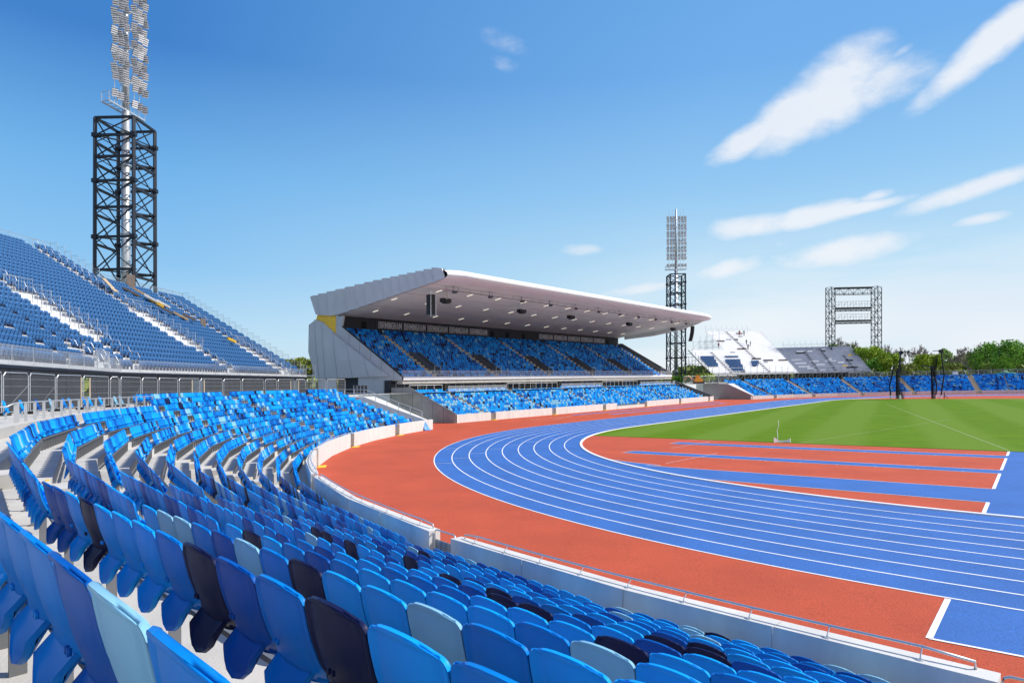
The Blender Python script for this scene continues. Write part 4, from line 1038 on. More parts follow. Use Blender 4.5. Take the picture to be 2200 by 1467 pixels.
# seats already fitted on the far white stand are added to this bag below
# guard rails
pc = 0
for i in range(21, 28):
    barpanel(Bc, (16.75, TR*i), (16.75, TR*(i+1)), Bc.fl(i)+.0, 1.35, 5).build('side_guard', M_galv, st)
for i in range(21): barpanel(Bc, (-.05, TR*i), (-.05, TR*(i+1)), Bc.fl(i), 1.35, 5).build('side_guard', M_galv, st)
for k in range(7): barpanel(Bc, (0+16.8*k/7, TR*21), (16.8*(k+1)/7, TR*21), Bc.fl(20), 1.3, 16).build('rear_guard', M_galv, st)
for k in range(9): barpanel(Bc, (16.8+2.9*k, TR*28), (16.8+2.9*(k+1), TR*28), Bc.fl(27), 1.3, 18).build('rear_guard', M_galv, st)
for k in range(16): a = Bc.L*k/16; barpanel(Bc, (a, -.02), (a+Bc.L/16, -.02), zf, 1.1 if k not in (4, 9) else 1.5, 20).build('front_guard', M_galv, st)
for k in range(10): barpanel(Ba, (k*2.5, -.02), (k*2.5+2.5, -.02), zf, 1.15 if k != 1 else 1.6, 20).build('front_guard', M_galv, st)
for t0, i0, i1 in ((16.2+3.6, 12, 27), (6.4, 1, 20), (35.4, 1, 26), (20.4+.7, 0, 5)):
    mb = MB()
    for i in range(i0, i1+1): m2 = handrail_d(Bc, t0, TR*i, Bc.fl(i)); mb.add(m2.v, m2.f)
    mb.build('aisle_handrails', M_galv, st)
mb = MB()
for i in (0, 1, 2):
    for t0 in (1.2, 4.4): m2 = handrail_d(Ba, t0, TR*i, Ba.fl(i)); mb.add(m2.v, m2.f)
mb.build('aisle_handrails', M_galv, st)
for (a, b_, i0, i1) in VOM:                            # entrance wells with stepped side guards
    for i in range(i0, i1+1):
        barpanel(Bc, (a, TR*i), (a, TR*(i+1)), Bc.fl(i), 1.35, 5).build('well_guard', M_galv, st)
    z = Bc.fl(i1+1); barpanel(Bc, (a, TR*(i1+1)), (b_, TR*(i1+1)), z, 1.3, 10).build('well_guard', M_galv, st)
    mb = MB(); mb.prism([B_ for B_ in (Bc.p(a+2.6, TR*i0, Bc.fl(i0)-RI), Bc.p(a+2.6, TR*(i1+1), Bc.fl(i0)-RI), Bc.p(a+2.6, TR*(i1+1), Bc.fl(i1)+.2), Bc.p(a+2.6, TR*i0, Bc.fl(i0)+.2))], tuple(np.append(Bc.u*.05, 0)))
    mb.build('well_side', M_alu, st)
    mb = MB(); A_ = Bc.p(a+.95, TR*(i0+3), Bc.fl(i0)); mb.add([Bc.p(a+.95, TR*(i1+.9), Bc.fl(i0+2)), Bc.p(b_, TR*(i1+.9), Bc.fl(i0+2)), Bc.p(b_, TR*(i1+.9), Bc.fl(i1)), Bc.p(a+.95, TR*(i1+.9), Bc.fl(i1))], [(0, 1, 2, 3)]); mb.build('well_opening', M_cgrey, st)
# dark hoarding below the decks
def hoard(B, t0, t1, holes):
    ts = [t0]; 
    for a, b_ in holes: ts += [a, b_]
    ts.append(t1)
    for a, b_ in zip(ts[::2], ts[1::2]):
        n = max(1, int(round((b_-a)/1.22)))
        for k in range(n):
            mb = MB(); p0 = B.p(a+(b_-a)*k/n+.005, -.03-.012*(k % 2), 0); p1 = B.p(a+(b_-a)*(k+1)/n-.005, -.03-.012*(k % 2), 0)
            mb.prism([(p0[0], p0[1], 4.05), (p1[0], p1[1], 4.05), (p1[0], p1[1], zf), (p0[0], p0[1], zf)], tuple(np.append(B.n*.03, 0))); mb.build('hoarding_panel', M_hoard, st)
    for a, b_ in holes:
        mb = MB(); p0, p1 = B.p(a, -.03, 0), B.p(b_, -.03, 0); mb.prism([(*p0[:2], 6.15), (*p1[:2], 6.15), (*p1[:2], zf), (*p0[:2], zf)], tuple(np.append(B.n*.03, 0))); mb.build('hoarding_panel', M_hoard, st)
        mb = MB()
        for q in (p0, p1): mb.beam((*q[:2], 4.05), (*q[:2], 6.15), .07)
        mb.build('opening_post', M_tan, st)
hb = sorted(tuple(sorted((Bc.hit(a)[0], Bc.hit(b_)[0]))) for a, b_ in ((412, 438), (624, 641)))
hoard(Bc, 0, Bc.L, hb)
ha = sorted(tuple(sorted((Ba.hit(a)[0], Ba.hit(b_)[0]))) for a, b_ in ((173, 192),))
hoard(Ba, 0, 25, ha)
mb = MB()                                              # edge beam under the front deck
for B_, L2 in ((Bc, Bc.L), (Ba, 25)): mb.beam(B_.p(0, -.0, zf-.02), B_.p(L2, -.0, zf-.02), .2, .16)
mb.build('front_beam', M_black, st)
mb = MB(); mb.add([(*Bc.p(0, 0, 4.05)[:2], 4.05), (*Bc.p(0, 17.8, 4.05)[:2], 4.05), Bc.p(0, 17.8, Bc.fl(20)-.3), Bc.p(0, 0, zf)], [(0, 1, 2, 3)]); mb.build('side_sheet', M_alu, st)
# loose boards on the decks
BD = [((250, 632), 'leaning pale plywood board nearest the tower base', M_wood, 1.9, .8, 1), ((283, 617), 'upright bundle of brown plywood boards in front of the tower pole', M_woodd, 1.6, 1.5, 2), ((300, 640), 'dark tilted board pile just right of the upright bundle', M_woodd, 2.0, 1.0, 0),
      ((322, 650), 'long brown board sliding down the deck rows', M_wood, 2.2, .5, 0), ((338, 658), 'flat stack of pale boards below the tower legs', M_alu, 1.6, .9, 0), ((352, 663), 'yellow board, right of the flat pale stack', M_yel, 1.8, .9, 0),
      ((366, 668), 'pale deck board beside the rear guard panels', M_alu, 1.7, .8, 0), ((370, 684), 'dark slanting board, middle of the loose board line', M_woodd, 2.2, .6, 0), ((405, 693), 'narrow brown board leaning on the seats', M_wood, 2.0, .5, 0),
      ((420, 700), 'dark brown board lowest of the leaning ones', M_woodd, 1.6, .5, 0), ((438, 700), 'short black crate shaped board bundle at the right end of the line', M_woodd, 1.1, .9, 2), ((506, 746), 'yellow board lying near the third entrance well', M_yel, .9, .5, 0)]
for (u, v), lb, m, l_, w_, mode in BD:
    t, wq = Bc.pick(u, v); i = int(wq/TR); z = Bc.fl(max(0, i)); p = Bc.p(t, wq, z)
    th = thing('deck_board', lb, 'board', p, 'loose boards on the temporary stand')
    mb = MB()
    for k in range(3 if mode != 1 else 1):
        off = k*.09; A0 = np.array(p)
        if mode == 2: c0 = A0+np.append(Bc.u*off*2, 0); mb.beam(c0+[0, 0, .3], c0+[0, 0, l_+.3], w_*.5, .07)
        else:
            s0 = A0+[0, 0, .85+off]; s1 = s0+np.append(Bc.n*l_*.7+Bc.u*(.8 if mode == 0 else .2), l_*.46 if mode == 0 else l_*.8); mb.beam(s0, s1, w_, .06)
    mb.build('board', m, th)
# ------------------------------------------------------------------ mesh fence panels on the concourse
M_wire = mat('fence_mesh', (.55, .57, .6), .5, .5)
nt_ = M_wire.node_tree; b = nt_.nodes['Principled BSDF']; tr_ = N('ShaderNodeBsdfTransparent', nt_); mxs = N('ShaderNodeMixShader', nt_); mxs.inputs[0].default_value = .08
nt_.links.new(tr_.outputs[0], mxs.inputs[1]); nt_.links.new(b.outputs[0], mxs.inputs[2]); nt_.links.new(mxs.outputs[0], nt_.nodes['Material Output'].inputs[0])
def fence_panel(A_, B_, label, h=2.0, zb=4.13, group='mesh fence panels on the concourse', brace=False):
    A_ = np.array([*A_, zb]); B_ = np.array([*B_, zb]); th = thing('fence_panel', label, 'fence panel', tuple((A_+B_)/2), group)
    d = (B_-A_)/np.linalg.norm(B_-A_); A1, B1 = A_+d*.04, B_-d*.04; up = np.array([0, 0, 1.]); mb = MB()
    mb.tube([A1, A1+up*(h-.15), A1+up*h+d*.13, B1+up*h-d*.13, B1+up*(h-.15), B1], .024, 6); mb.tube([A1+up*.15, B1+up*.15], .018, 4)
    mb.build('tube_frame', M_galv, th); mb = MB()
    mb.add([A1+up*.15, B1+up*.15, B1+up*(h-.1), A1+up*(h-.1)], [(0, 1, 2, 3)]); o = mb.build('mesh_infill', M_wire, th)
    mb = MB()
    for q in (.55, .95, 1.35, 1.7): mb.tube([A1+up*q, B1+up*q], .006, 3, False)
    mb.build('mesh_ridge', M_galv, th)
    mb = MB()
    for q in (A_, B_): mb.box((*q[:2], zb+.06), .65, .22, .13, YAW)
    mb.build('foot_block', M_dark, th)
    if brace: nn_ = np.array([d[1], -d[0], 0]); mb = MB(); mb.tube([A1+up*1.5, A1-nn_*1.2+d*.1], .014, 5); mb.build('brace', M_galv, th)
us = [-60, 5, 63, 120, 178, 235, 258, 304, 340, 383, 430, 479, 519, 568, 596, 634, 658, 701, 743]
def onr(u, r, far=True):
    dx, dy = ray(u); wx, wy = CX-SC[0], CY-SC[1]; A_ = dx*dx+dy*dy; B_ = 2*(wx*dx+wy*dy); C_ = wx*wx+wy*wy-r*r; D_ = (-B_+math.sqrt(B_*B_-4*A_*C_))/2/A_
    return CX+D_*dx, CY+D_*dy
fr = [74.2+(.18 if i % 2 else -.18) for i in range(len(us))]
for i, (u0, u1) in enumerate(zip(us, us[1:])):
    wh = 'from the left picture edge' 
    fence_panel(onr(u0+1, fr[i]), onr(u1-1, fr[i+1]), f'grey wire mesh fence panel before the black hoarding, {ordn(i+1)} from the left', brace=i in (2, 3, 7, 10))
for i, (u0, u1) in enumerate(((745, 776), (660, 700))):
    pass
# stainless balustrade at the left end of the rows
th = thing('balustrade', 'stainless steel balustrade with flat posts at the left edge of the seat rows', 'balustrade', (*pol(SC, 71.3, R_(-121)), 3.8))
zt_ = 4.80; mb = MB(); pts = [(*pol(SC, 71.3, R_(a)), zt_) for a in np.linspace(-114.9, -132.0, 14)]
p0 = pts[0]; out = pol(SC, 72.9, R_(-114.6))
mb.tube([(*out, zt_-.15), (*pol(SC, 71.5, R_(-114.7)), zt_-.12)]+pts+[(pts[-1][0], pts[-1][1], 4.0)], .024, 8); mb.build('handrail', M_steel, th, smooth=True)
for k, a in enumerate(np.linspace(-115.0, -131.8, 17)):
    mb = MB(); x, y = pol(SC, 71.3, R_(a)); mb.box((x, y, (3.42+zt_)/2), .10 if k else .16, .014, zt_-3.42, R_(a)); mb.build('post', M_steel, th)
mb = MB()
for h in (.35, .6, .85):
    mb.tube([(*pol(SC, 71.3, R_(a)), 3.42+h) for a in np.linspace(-115, -131.8, 12)], .005, 4)
mb.build('infill_wire', M_steel, th)
# single seats on posts at the concourse edge
for k, (u, ci) in enumerate(((6, 1), (42, 1), (76, 2), (106, 4), (134, 0), (147, 1), (178, 0), (190, 1), (213, 1), (245, 4), (257, 4), (287, 0), (298, 1))):
    x, y = onr(u, 72.5); a = math.atan2(y-SC[1], x-SC[0])
    t_ = bpy.data.objects.new('companion_seat', None); C.objects.link(t_); t_.location = W(x, y, 4.02); t_.rotation_euler = (0, 0, a+pi/2+.1)
    tag(t_, f'{SEATCOL[ci][0]} single seat on a post behind the balustrade, {ordn(k+1)} from the left', 'seat', 'single seats behind the balustrade')
    for nm, me in (('backrest', ME_back), ('seat_pan', ME_pan)):
        o = bpy.data.objects.new(nm, me); C.objects.link(o); o.parent = t_; o.material_slots[0].link = 'OBJECT'; o.material_slots[0].material = M_seat[ci]
    mb = MB(); mb.bx(-.05, .05, .05, .12, 0, .40); mb.bx(-.18, .18, .10, .15, .34, .38); o = mb.build('post', M_galv, t_, shear=False, origin=(0, 0, 0)); o.location = (0, 0, 0)
# ------------------------------------------------------------------ far temporary stands
CN, UN = np.array([-80.4, 97.09]), np.array([22.3, 31.7])/38.76
q0, q1 = CN+UN*15.3, CN+UN*43.5
Bw = Block(q0, q1, (-.817, .575), 6.6)
UA = np.array([15.2, 11.3])/18.94
Bg = Block(q1, q1+UA*20.5, (-.598, .804), 6.6)
M_deckw = mat('deck_white_lit_tone', (.86, .86, .86), .5, .05, var=.05, vscale=.6)  # brighter copy of the decking, sunlight put into the colour
sw = thing('temporary_stand', 'bright white unfinished temporary stand with patches of blue seats beyond the far bend', 'grandstand', (*Bw.p(14, 10, 0)[:2], 4))
WR = [((0 if i < 14 else 11.5), 28.2+TR*(i+.5)*tan9) for i in range(26)]
deck(sw, Bw, WR, M_deckw, M_deckw)
sg = thing('temporary_stand', 'grey shaded unfinished temporary stand with empty decks right of the white one', 'grandstand', (*Bg.p(10, 6, 0)[:2], 4))
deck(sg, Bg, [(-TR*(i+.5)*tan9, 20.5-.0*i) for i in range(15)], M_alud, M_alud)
M_dgap = mat('deck_gap_dark', (.05, .05, .06), .8)
M_scaf = mat('scaffold_tube', (.42, .44, .46), .45, .6)
def stair_gaps(B, th, t, n, m=M_dgap):
    for i in range(n):
        mb = MB(); w0 = TR*i; mb.prism([B.p(t, w0+.3, B.fl(i)+.01), B.p(t+.5, w0+.3, B.fl(i)+.01), B.p(t+.5, w0+.8, B.fl(i)+.01), B.p(t, w0+.8, B.fl(i)+.01)], (0, 0, .22)); mb.build('stair_block', m, th)
stair_gaps(Bw, sw, 6.0, 12); stair_gaps(Bw, sw, 18.5, 25)
stair_gaps(Bg, sg, 5.6, 12); stair_gaps(Bg, sg, 10.5, 13); stair_gaps(Bg, sg, 16.0, 9)
rs2 = random.Random(5)
for B, th, n, tm, rows_ in ((Bw, sw, 16, 27, 25), (Bg, sg, 20, 19, 14)):
    for k in range(n):
        i = rs2.randrange(1, rows_); t = rs2.uniform(12 if i > 13 and B is Bw else 0, tm); l_ = rs2.uniform(1.0, 3.4)
        mb = MB(); z = B.fl(i)-RI*.95
        mb.prism([B.p(t, TR*i-.03, z), B.p(t+l_, TR*i-.03, z), B.p(t+l_, TR*i-.03, z+RI*.9), B.p(t, TR*i-.03, z+RI*.9)], tuple(np.append(-B.n*.03, 0)))
        mb.build('loose_sheet', rs2.choice([M_dgap, M_woodd, M_alud] if B is Bw else [M_deckw, M_deckw, M_alu, M_dgap, M_yel]), th)
for B, th, rg in ((Bw, sw, (0, 28)), (Bg, sg, (0, 20))):
    n = int((rg[1]-rg[0])/2.05)
    for k in range(n+1):
        t = rg[0]+k*2.05; mb = MB()
        mb.tube([B.p(t, -.1, 4.0), B.p(t, -.1, 8.6)], .045, 5); mb.tube([B.p(t, -.1, 4.2), B.p(t+2, -.1, 6.4)], .035, 4)
        mb.tube([B.p(t, 2.4, 4.0), B.p(t, 2.4, 8)], .04, 4); mb.build('scaffold_upright', M_scaf, th)
    mb = MB()
    for h, w0 in ((6.35, -.1), (7.3, -.1), (8.2, -.1)): mb.tube([B.p(rg[0], w0, h), B.p(rg[0]+n*2.05, w0, h)], .035, 4)
    mb.beam(B.p(rg[0], .05, 6.5), B.p(rg[0]+n*2.05, .05, 6.5), .1, .25); mb.build('ledger', M_scaf, th)
    top_i = 26 if B is Bw else 15; t0 = 11.5 if B is Bw else 0
    for k in range(12 if B is Bg else 9):
        t = t0+.5+k*(1.7 if B is Bg else 1.9); mb = MB(); z = B.fl(top_i-1)
        mb.tube([B.p(t, TR*top_i, z-.5), B.p(t-.15, TR*top_i, z+1.9)], .03, 4); mb.tube([B.p(t, TR*top_i, z-.3), B.p(t+1.0, TR*top_i, z+.9)], .025, 4); mb.build('top_standard', M_scaf, th)
    mb = MB(); z = B.fl(top_i-1); mb.tube([B.p(t0, TR*top_i, z+.9), B.p(t0+(20 if B is Bg else 17), TR*top_i, z+.9)], .025, 4); mb.build('top_rail', M_scaf, th)
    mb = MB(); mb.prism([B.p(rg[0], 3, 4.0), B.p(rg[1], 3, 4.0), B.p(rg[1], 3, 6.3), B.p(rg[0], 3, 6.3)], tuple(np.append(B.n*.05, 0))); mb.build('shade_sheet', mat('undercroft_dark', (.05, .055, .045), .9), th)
# left end scaffolding, lower deck guard and the tower of tubes beside the upper deck
for i in range(0, 14, 2):
    mb = MB(); 
    for t in (-.1, -2.2): mb.tube([Bw.p(t, TR*i, 4.0), Bw.p(t, TR*i, Bw.fl(i)+(.9 if t > -1 else -.4))], .05, 4)
    mb.tube([Bw.p(-2.2, TR*i, Bw.fl(i)-.6), Bw.p(-.1, TR*i, Bw.fl(i)-.6)], .05, 4)
    for h in np.arange(5.5, Bw.fl(i), 2.1): mb.tube([Bw.p(-2.2, TR*i, h), Bw.p(-2.2, TR*13, h)], .05, 4)
    mb.tube([Bw.p(-2.2, TR*i, 4.2), Bw.p(-2.2, TR*(i+2), Bw.fl(i))], .04, 4); mb.build('end_scaffold', M_black, sw)
mb = MB(); mb.tube([Bw.p(-.6, 0, 6.7), Bw.p(-.6, TR*13.5, Bw.fl(13))], .12, 5); mb.build('raker', M_black, sw)
for k in range(3):
    for j in range(3):
        t = 5.2+k*2.4; w0 = TR*14+j*3.2; zt_ = Bw.fl(24)-1.5*(2-k)*.9; mb = MB(); mb.tube([Bw.p(t, w0, Bw.fl(13)), Bw.p(t, w0, zt_)], .05, 4)
        for h in np.arange(Bw.fl(13)+1, zt_, 1.9): mb.tube([Bw.p(t, w0, h), Bw.p(11.5, w0, h)], .04, 4)
        mb.tube([Bw.p(t, w0, Bw.fl(13)+1), Bw.p(t+2.4, w0, Bw.fl(13)+3)], .03, 4); mb.build('scaffold_tower', M_scaf, sw)
mb = MB(); mb.tube([Bw.p(-2, TR*14, Bw.fl(13)+1.1), Bw.p(6, TR*14, Bw.fl(13)+1.1)], .03, 4); mb.build('deck_guard', M_scaf, sw)
# seats already fitted on the white stand
for i in range(26):
    for t in np.arange(0, 28, .5):
        x, y, z = Bw.p(t, TR*i+.45, Bw.fl(i)); pr = proj(x, y, z+.5)
        u, v = pr[0], pr[1]
        A1 = 766 < v < 787 and 1503+(v-766)*.75 < u < 1534+(v-766)*.45
        A2 = 765 < v < 800 and 1557+max(0, v-775)*.75 < u < 1585+(v-766)*.5 and not (767 < v < 770)
        A3 = 774 < v < 787 and 1611+(v-774)*.3 < u < 1631-(v-774)*.4
        if A1 or A2 or A3: bag.add(TT, x, y, z, math.atan2(-Bw.n[1], -Bw.n[0])-pi/2, 0)
o = bag.build('spectator_seats', [M_tseat, M_tsh]); tag(o, 'hundreds of small dark blue seats on the upper rows of both temporary stands', 'seats'); o['kind'] = 'stuff'
# retaining wall between the grandstand and the far ramp
th, P = RAMP_N
pa = (-60.2, 86.0); 
mb = MB(); a0 = pol(NC, 60.73, R_(162.3)); b0 = pol(NC, 76, R_(162.3)); 
mb.prism([(a0[0], a0[1]-.02, -.1), (b0[0], b0[1]-.02, -.1), (b0[0], b0[1]-.02, 4.1), (pol(NC, 74, R_(162.3))[0], pol(NC, 74, R_(162.3))[1]-.02, 4.0), (pol(NC, 68.2, R_(162.3))[0], pol(NC, 68.2, R_(162.3))[1]-.02, 3.9), (a0[0], a0[1]-.02, .97)], (0, -.25, 0)); mb.build('retaining_wall', mat('retaining_wall_shade_tone', (.36, .32, .31), .85, var=.08, vscale=.4), th)  # brown tone is the wall's pinkish shade put into its colour
# ------------------------------------------------------------------ screen gantry
gx, gy, gz = atd(1833, 618, 200); gb = 4.0
th = thing('screen_gantry', 'black steel lattice gantry with two tall legs and three cross decks, without its screen', 'gantry', (gx, gy, gb))
def P3(u, d, z): a = (u-1100)/FPX; return (CX+d*(FX+a*RX), CY+d*(FY+a*RY), z)
M_ink = mat('gantry_steel', (.02, .035, .05), .5, .3)
def vleg(corners, z0, z1, step, name):
    for k in range(4):
        mb = MB(); u, d = corners[k]; u2, d2 = corners[(k+1) % 4]
        mb.tube([P3(u, d, z0), P3(u, d, z1)], .13, 5)
        z = z0; f_ = 0
        while z < z1-.5:
            zn = min(z1, z+step); A_, B_ = ((u, d), (u2, d2)) if f_ % 2 == 0 else ((u2, d2), (u, d))
            mb.tube([P3(*A_, z), P3(*B_, zn)], .075, 4); mb.tube([P3(u, d, zn), P3(u2, d2, zn)], .06, 4); z = zn; f_ += 1
        mb.build(name, M_ink, th)
vleg([(1774, 200), (1787, 198), (1794, 201), (1781, 203)], gb, gz+.1, 1.9, 'leg')
vleg([(1871.5, 200), (1886, 198), (1894, 201), (1879.5, 203)], gb, gz+.1, 1.9, 'leg')
def hbeam(u0, u1, zt_, dp, name, n):
    for d in (198.5, 201.5):
        mb = MB(); mb.tube([P3(u0, d, zt_), P3(u1, d, zt_)], .14, 5); mb.tube([P3(u0, d, zt_-dp), P3(u1, d, zt_-dp)], .10, 5)
        for k in range(n):
            a, b_ = u0+(u1-u0)*k/n, u0+(u1-u0)*(k+1)/n
            mb.tube([P3(a, d, zt_), P3(a, d, zt_-dp)], .05, 4); mb.tube([P3(a, d, zt_ if k % 2 else zt_-dp), P3(b_, d, zt_-dp if k % 2 else zt_)], .05, 4)
        mb.build(name, M_ink, th)
    mb = MB(); mb.beam(P3(u0, 200, zt_), P3(u1, 200, zt_), 2.2, .06); mb.build(name+'_grating', M_ink, th)
hbeam(1793, 1874, gz-.1, 1.9, 'top_truss', 8)
for v in (662, 689):
    z = atd(1833, v, 200)[2]; hbeam(1794, 1873, z, .75, 'deck_truss', 14)
    mb = MB(); mb.tube([P3(1794, 198.3, z+1.9), P3(1873, 198.3, z+1.9)], .03, 4); mb.tube([P3(1794, 198.3, z+1.0), P3(1873, 198.3, z+1.0)], .02, 4)
    for k in range(13): a = 1796+k*6.2; mb.tube([P3(a, 198.3, z), P3(a, 198.3, z+1.9)], .03, 4)
    for k in range(0, 12, 2): a = 1796+k*6.2; mb.tube([P3(a, 198.3, z), P3(a+6.2*(1 if k > 5 else 2), 198.3, z+1.9)], .025, 4)
    mb.build('deck_guard', M_ink, th)
# ------------------------------------------------------------------ throwing cage
th = thing('throwing_cage', 'black hammer throwing cage with bent posts and gathered netting on the far infield', 'throwing cage', atd(1970, 857, 138))
def cagepost(pts, arm, nm='post'):
    mb = MB(); d = pts[0][2]; P = [atd(u, v, dd) for u, v, dd in pts]; mb.tube([P[0], np.array(P[0])+(np.array(P[1])-np.array(P[0]))*.9], .20, 6); mb.build('post_padding', M_white, th)
    mb = MB(); mb.tube(P, .15, 6)
    if arm: 
        A_ = atd(*arm); mb.tube([P[-1], A_], .08, 5); mb.tube([np.array(P[-1])-[0, 0, .6], np.array(P[-1])+(np.array(A_)-np.array(P[-1]))*.4], .06, 4)
        mb.box(np.array(P[-1])+[0, 0, -.15], .6, .6, .7, YAW)
    mb.build(nm, M_black, th)
cagepost([(2019.8, 856.8, 138), (2022, 848, 138), (2028.5, 805, 138), (2021.4, 753, 138)], (2004.5, 754, 136))
cagepost([(2010.5, 856, 140), (2011, 847, 140), (2012, 824.7, 140), (2003, 788, 140)], (1979, 786, 143))
cagepost([(1934, 857, 137), (1933, 848, 137), (1928.7, 818, 137), (1935.5, 756, 137)], (1956, 756.5, 135))
cagepost([(1914.5, 856, 140), (1913.5, 848, 140), (1911, 829, 140), (1920.5, 788.5, 140)], None)
cagepost([(1926, 856, 142), (1926, 848, 142), (1926, 830, 142), (1926.5, 794, 142)], None)
cagepost([(2003, 856, 141), (2002.5, 848, 141), (2002, 830, 141), (2001, 789, 141)], None)
M_net = mat('black_netting', (.012, .012, .014), .8)
nt_ = M_net.node_tree; b = nt_.nodes['Principled BSDF']; tr_ = N('ShaderNodeBsdfTransparent', nt_); mxs = N('ShaderNodeMixShader', nt_); mxs.inputs[0].default_value = .74
nt_.links.new(tr_.outputs[0], mxs.inputs[1]); nt_.links.new(b.outputs[0], mxs.inputs[2]); nt_.links.new(mxs.outputs[0], nt_.nodes['Material Output'].inputs[0])
M_nets = mat('black_netting_sparse', (.012, .012, .014), .8)
nt_ = M_nets.node_tree; b = nt_.nodes['Principled BSDF']; tr_ = N('ShaderNodeBsdfTransparent', nt_); mxs = N('ShaderNodeMixShader', nt_); mxs.inputs[0].default_value = .35
nt_.links.new(tr_.outputs[0], mxs.inputs[1]); nt_.links.new(b.outputs[0], mxs.inputs[2]); nt_.links.new(mxs.outputs[0], nt_.nodes['Material Output'].inputs[0])
def net(rows, m, folds=5, amp=.25):
    """rows of (uL, uR, v, d)"""
    mb = MB(); n = folds*2; vs = []
    for uL, uR, v, d in rows:
        for i in range(n+1): vs.append(atd(uL+(uR-uL)*i/n, v, d+(amp if i % 2 else -amp)))
    mb.add(vs, [(j*(n+1)+i, j*(n+1)+i+1, (j+1)*(n+1)+i+1, (j+1)*(n+1)+i) for j in range(len(rows)-1) for i in range(n)]); mb.build('netting', m, th)
net([(2009, 2016, 763, 138), (2006, 2012, 800, 138), (2001, 2008, 830, 138), (2001, 2010, 856.5, 138)], M_net)
net([(2000, 2005, 788, 140), (2000, 2004.5, 820, 140), (2000.5, 2006, 856, 140)], M_net, 3)
net([(1933, 1937, 770, 138), (1928, 1935, 800, 138), (1925, 1934, 830, 138), (1926, 1943, 856.5, 138)], M_net)
net([(1925, 1931, 794, 139), (1925, 1930, 830, 139), (1925, 1931, 856, 139)], M_net, 3)
net([(1935, 1943, 768, 137.5), (1934, 1944, 810, 137.5), (1936, 1944, 855, 137.5)], M_nets, 3)
th = thing('hurdle', 'small black tripod stand on the red apron right of the throwing cage', 'stand', atd(2030, 856, 137)); mb = MB()
mb.tube([atd(2028.5, 856, 137), atd(2028.5, 842, 137)], .09, 5); mb.tube([atd(2028.5, 847, 137), atd(2037, 856, 137)], .06, 4); mb.build('frame', M_black, th)
# toe board and marker by the grass edge
th = thing('toe_board', 'curved white board standing at the edge of the grass beside the red runway', 'toe board', (*gp(1680, 951), 0)); mb = MB()
vs = []
for i in range(13):
    f_ = i/12; c_ = gp(1663+35*f_, 951-1.5*math.sin(pi*f_)*.3); h = .13+.30*(2*f_-1)**2 if f_ < .5 else .13+.20*(2*f_-1)**2
    vs += [(c_[0], c_[1], .02), (c_[0], c_[1], .02+h)]
mb.add(vs, [(2*i, 2*i+2, 2*i+3, 2*i+1) for i in range(12)]); mb.v = mb.v[:]
o = mb.build('board', M_white, th); md = o.modifiers.new('thick', 'SOLIDIFY'); md.thickness = .06
th = thing('marker_pole', 'thin wavy white marker strip standing behind the curved white board', 'marker', (*gp(1670, 949), 0)); mb = MB(); x, y = gp(1670, 949)
mb.tube([(x, y, 0), (x+.03, y, .5), (x-.02, y, .9), (x+.10, y, 1.3), (x+.08, y, 1.7)], .022, 5); mb.build('strip', M_white, th)
# ------------------------------------------------------------------ people on the white stand
def person(u, v, label, top, i, lean=0):
    t, wq = Bw.pick(u, v+6); k = max(0, int(wq/TR)); x, y, z = Bw.p(t, wq, Bw.fl(k))
    th = thing('person', label, 'person', (x, y, z), 'workers on the white stand')
    sk = [(0, 0, .95), (0, 0, 1.15), (0, lean*.3, 1.42), (0, lean*.4, 1.55), (0, lean*.45, 1.66), (-.10, 0, .9), (-.12, .04, .48), (-.12, .0, .06), (-.12, .12, .03), (.10, 0, .9), (.14, -.04, .48), (.16, -.1, .06), (.16, .02, .03),
          (-.2, lean*.3, 1.40), (-.28, .05+lean*.3, 1.12), (-.22, .25+lean*.3, 1.0), (.2, lean*.3, 1.40), (.3, .0+lean*.3, 1.12), (.28, .2+lean*.3, .95)]
    ed = [(0, 1), (1, 2), (2, 3), (3, 4), (0, 5), (5, 6), (6, 7), (7, 8), (0, 9), (9, 10), (10, 11), (11, 12), (2, 13), (13, 14), (14, 15), (2, 16), (16, 17), (17, 18)]
    rad = [.15, .15, .15, .06, .10, .10, .075, .05, .04, .10, .075, .05, .04, .07, .05, .035, .07, .05, .035]
    me = bpy.data.meshes.new('body'); me.from_pydata(sk, ed, []); me.materials.append(top); o = bpy.data.objects.new('body', me); C.objects.link(o); o.parent = th
    o.rotation_euler = (0, 0, i*1.3)
    md = o.modifiers.new('skin', 'SKIN')
    for q, r in zip(me.skin_vertices[0].data, rad): q.radius = (r, r)
    me.skin_vertices[0].data[0].use_root = True
    o.modifiers.new('sub', 'SUBSURF').levels = 1
    mb = MB(); mb.tube([(0, lean*.45, 1.68), (0, lean*.45, 1.80)], .12, 8, True, .07); h = mb.build('hard_hat', M_white, th, shear=False, origin=(0, 0, 0)); h.location = (0, 0, 0)
M_dk = mat('work_clothes_dark', (.03, .03, .045), .8); M_or = mat('work_clothes_red_brown', (.25, .04, .03), .8)
for i, (u, v, lb, m, ln) in enumerate(((1588.5, 713, 'worker in red brown top standing at the very top of the white stand, left one', M_or, .2), (1598.5, 713, 'worker in dark clothing at the very top of the white stand, right one', M_dk, 0),
     (1604, 732, 'worker in dark clothing, upper left of the group midway up the stand', M_dk, .3), (1607, 742, 'worker in dark clothing bending lowest in the group on the stand', M_dk, .6), (1612, 736, 'worker in dark clothing at the right of the group on the stand', M_dk, 0), (1543.6, 738, 'worker in red beside the scaffolding tower at the left of the stand', M_or, .4))):
    person(u, v, lb, m, i, ln)
